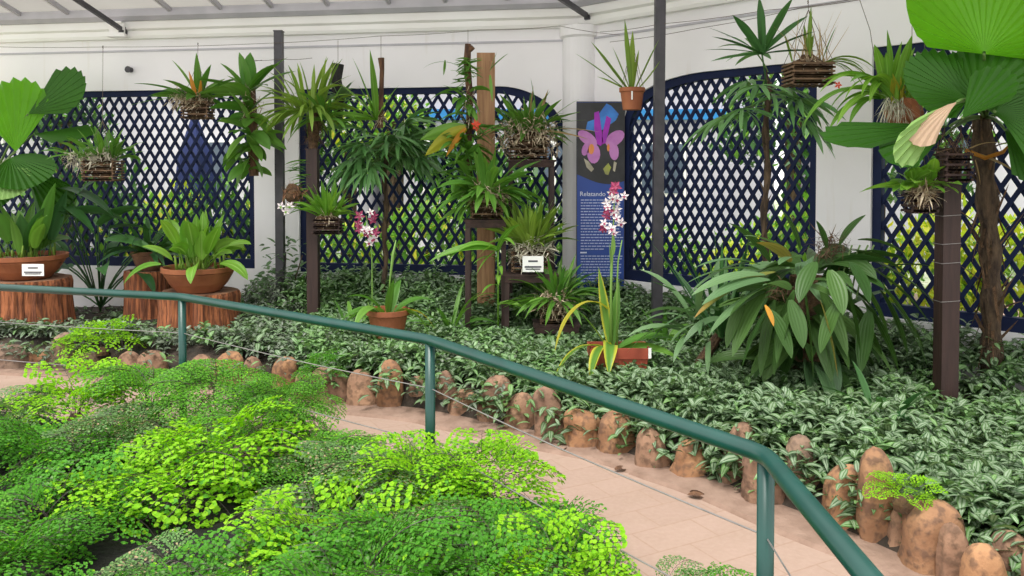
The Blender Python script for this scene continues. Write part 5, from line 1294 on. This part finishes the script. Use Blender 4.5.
def bush(x,y,kind,w,h,z,label,cat='shrub'):
    if cat=='shrub': w*=1.35; h*=1.3
    t=thing('outdoor_'+('tree' if cat=='tree' else 'shrub'),(x,y,0),label,cat); o=bpy.data.objects.new('foliage',BM[kind]); C.objects.link(o); o.parent=t; o.scale=(w,w,h); o.location=(0,0,z)
    mb=MB(); mb.tube([(x,y,0),(x+.03,y,z+h*.4)],.05 if cat!='tree' else .14,8); mb.build('trunk',M['palmbark'],t)
for args in (
 (-5.9,11.3,'dk',.8,1.3,.3,'dark shrub outside behind the left fan palm'),
 (-4.9,11.2,'grn',.6,.8,.2,'green shrub outside behind the slatted basket at left'),
 (-4.1,11.6,'dk',.55,1.1,.2,'dark green shrub outside left of the narrow stump'),
 (-3.7,12.4,'yel',.6,.9,.2,'yellow-green shrub outside in the left lattice'),
 (-2.3,11.2,'grn',.5,.6,.2,'green shrub outside behind the left brown post'),
 (-1.2,11.5,'grn',.7,.9,.1,'low green shrub outside in the middle lattice'),
 (.1,11.0,'dk',.6,1.2,.3,'dark shrub outside behind the wooden plank'),
 (1.7,9.9,'grn',.6,.5,.3,'green shrub outside low behind the taller pole'),
 (2.6,9.4,'yel',.45,.5,.2,'small yellow shrub outside behind the upright grassy plant'),
 (3.1,8.1,'grn',.5,.9,.3,'bright green shrub outside beside the white pier'),
 (3.95,7.6,'yel',.42,.75,.4,'yellow shrub outside left of the thick brown post'),
 (4.7,7.5,'yel',.5,.6,.5,'yellow shrub outside between the brown post and palm trunk'),
 (5.2,6.6,'grn',.55,.9,.2,'green shrub outside right of the palm trunk'),
 (6.1,7.4,'grn',.8,1.6,.6,'tall green shrub outside at the right edge'),
 (-5.3,12.8,'yel',.5,.9,.2,'yellow-green shrub outside between the dark ones at left'),
 (-.6,13,'dk',.8,1.2,.8,'dark round shrub outside in the upper middle lattice'),
 (3.4,10.6,'grn',.6,.6,.3,'wide green shrub outside right of the lady palm stem'),
 (4.4,9.8,'dk',.8,1.2,1.4,'dark leafy shrub outside behind the yellow ones')): bush(*args)
for args in ((-6.9,12.6,'dk',.75,.7,2.2,'slim dark tree outside in the upper left lattice','tree'),(-3.6,13.6,'dk',.7,1.0,1.7,'dark tree outside right of the blue parasol','tree'),(-1.9,13.2,'grn',.7,.6,2.3,'light green tree crown outside above the lady palm','tree'),(6.9,9.8,'dk',.9,.9,2.2,'dark tree outside above the yellow shrubs','tree'),(-9.5,14.5,'dk',1.6,1.5,2.4,'dark tree outside beyond the left window','tree'),(-2.9,14.5,'grn',1.0,1.3,1.8,'green tree outside between the pale houses','tree'),(4.6,13.5,'dk',1.3,1.5,2.0,'dark tree outside behind the right lattice','tree'),(8.6,11.5,'grn',1.5,1.6,2.1,'green tree outside at the far right','tree')): bush(*args)
# blue parasol outside left lattice
t=thing('blue_parasol',(-5.1,13.2,0),'closed deep blue parasol standing outside the left lattice','parasol')
mb=MB(); mb.lathe((-5.1,13.2,.8),[(.12,0),(.30,.5),(.24,1.1),(.05,1.7)],12,fx=lambda a,z:1+.15*math.cos(6*a)); mb.build('canopy',simple('deep_blue_canvas',(.012,.025,.12),None,3,.8),t); mb=MB(); mb.tube([(-5.1,13.2,0),(-5.1,13.2,2.6)],.03,8); mb.lathe((-5.1,13.2,0),[(.3,0),(.3,.06),(.05,.1)],16); mb.build('pole',M['steel'],t)

# ------------------------------------------------------------------ light
w=bpy.data.worlds.new('sky'); bpy.context.scene.world=w; w.use_nodes=True; nt=w.node_tree; bg=nt.nodes['Background']
bg.inputs[0].default_value=(1,.985,.97,1); bg.inputs[1].default_value=1.72
sun=bpy.data.objects.new('sun',bpy.data.lights.new('sun','SUN')); C.objects.link(sun); sun.data.energy=3.1; sun.data.angle=math.radians(22); sun.data.color=(1,.97,.9)
sun.rotation_euler=(math.radians(24),math.radians(-12),0)
sc=bpy.context.scene; sc.view_settings.view_transform='Standard'; sc.view_settings.look='None'; sc.view_settings.exposure=0.12; sc.view_settings.gamma=1.0; sc.view_settings.use_curve_mapping=False
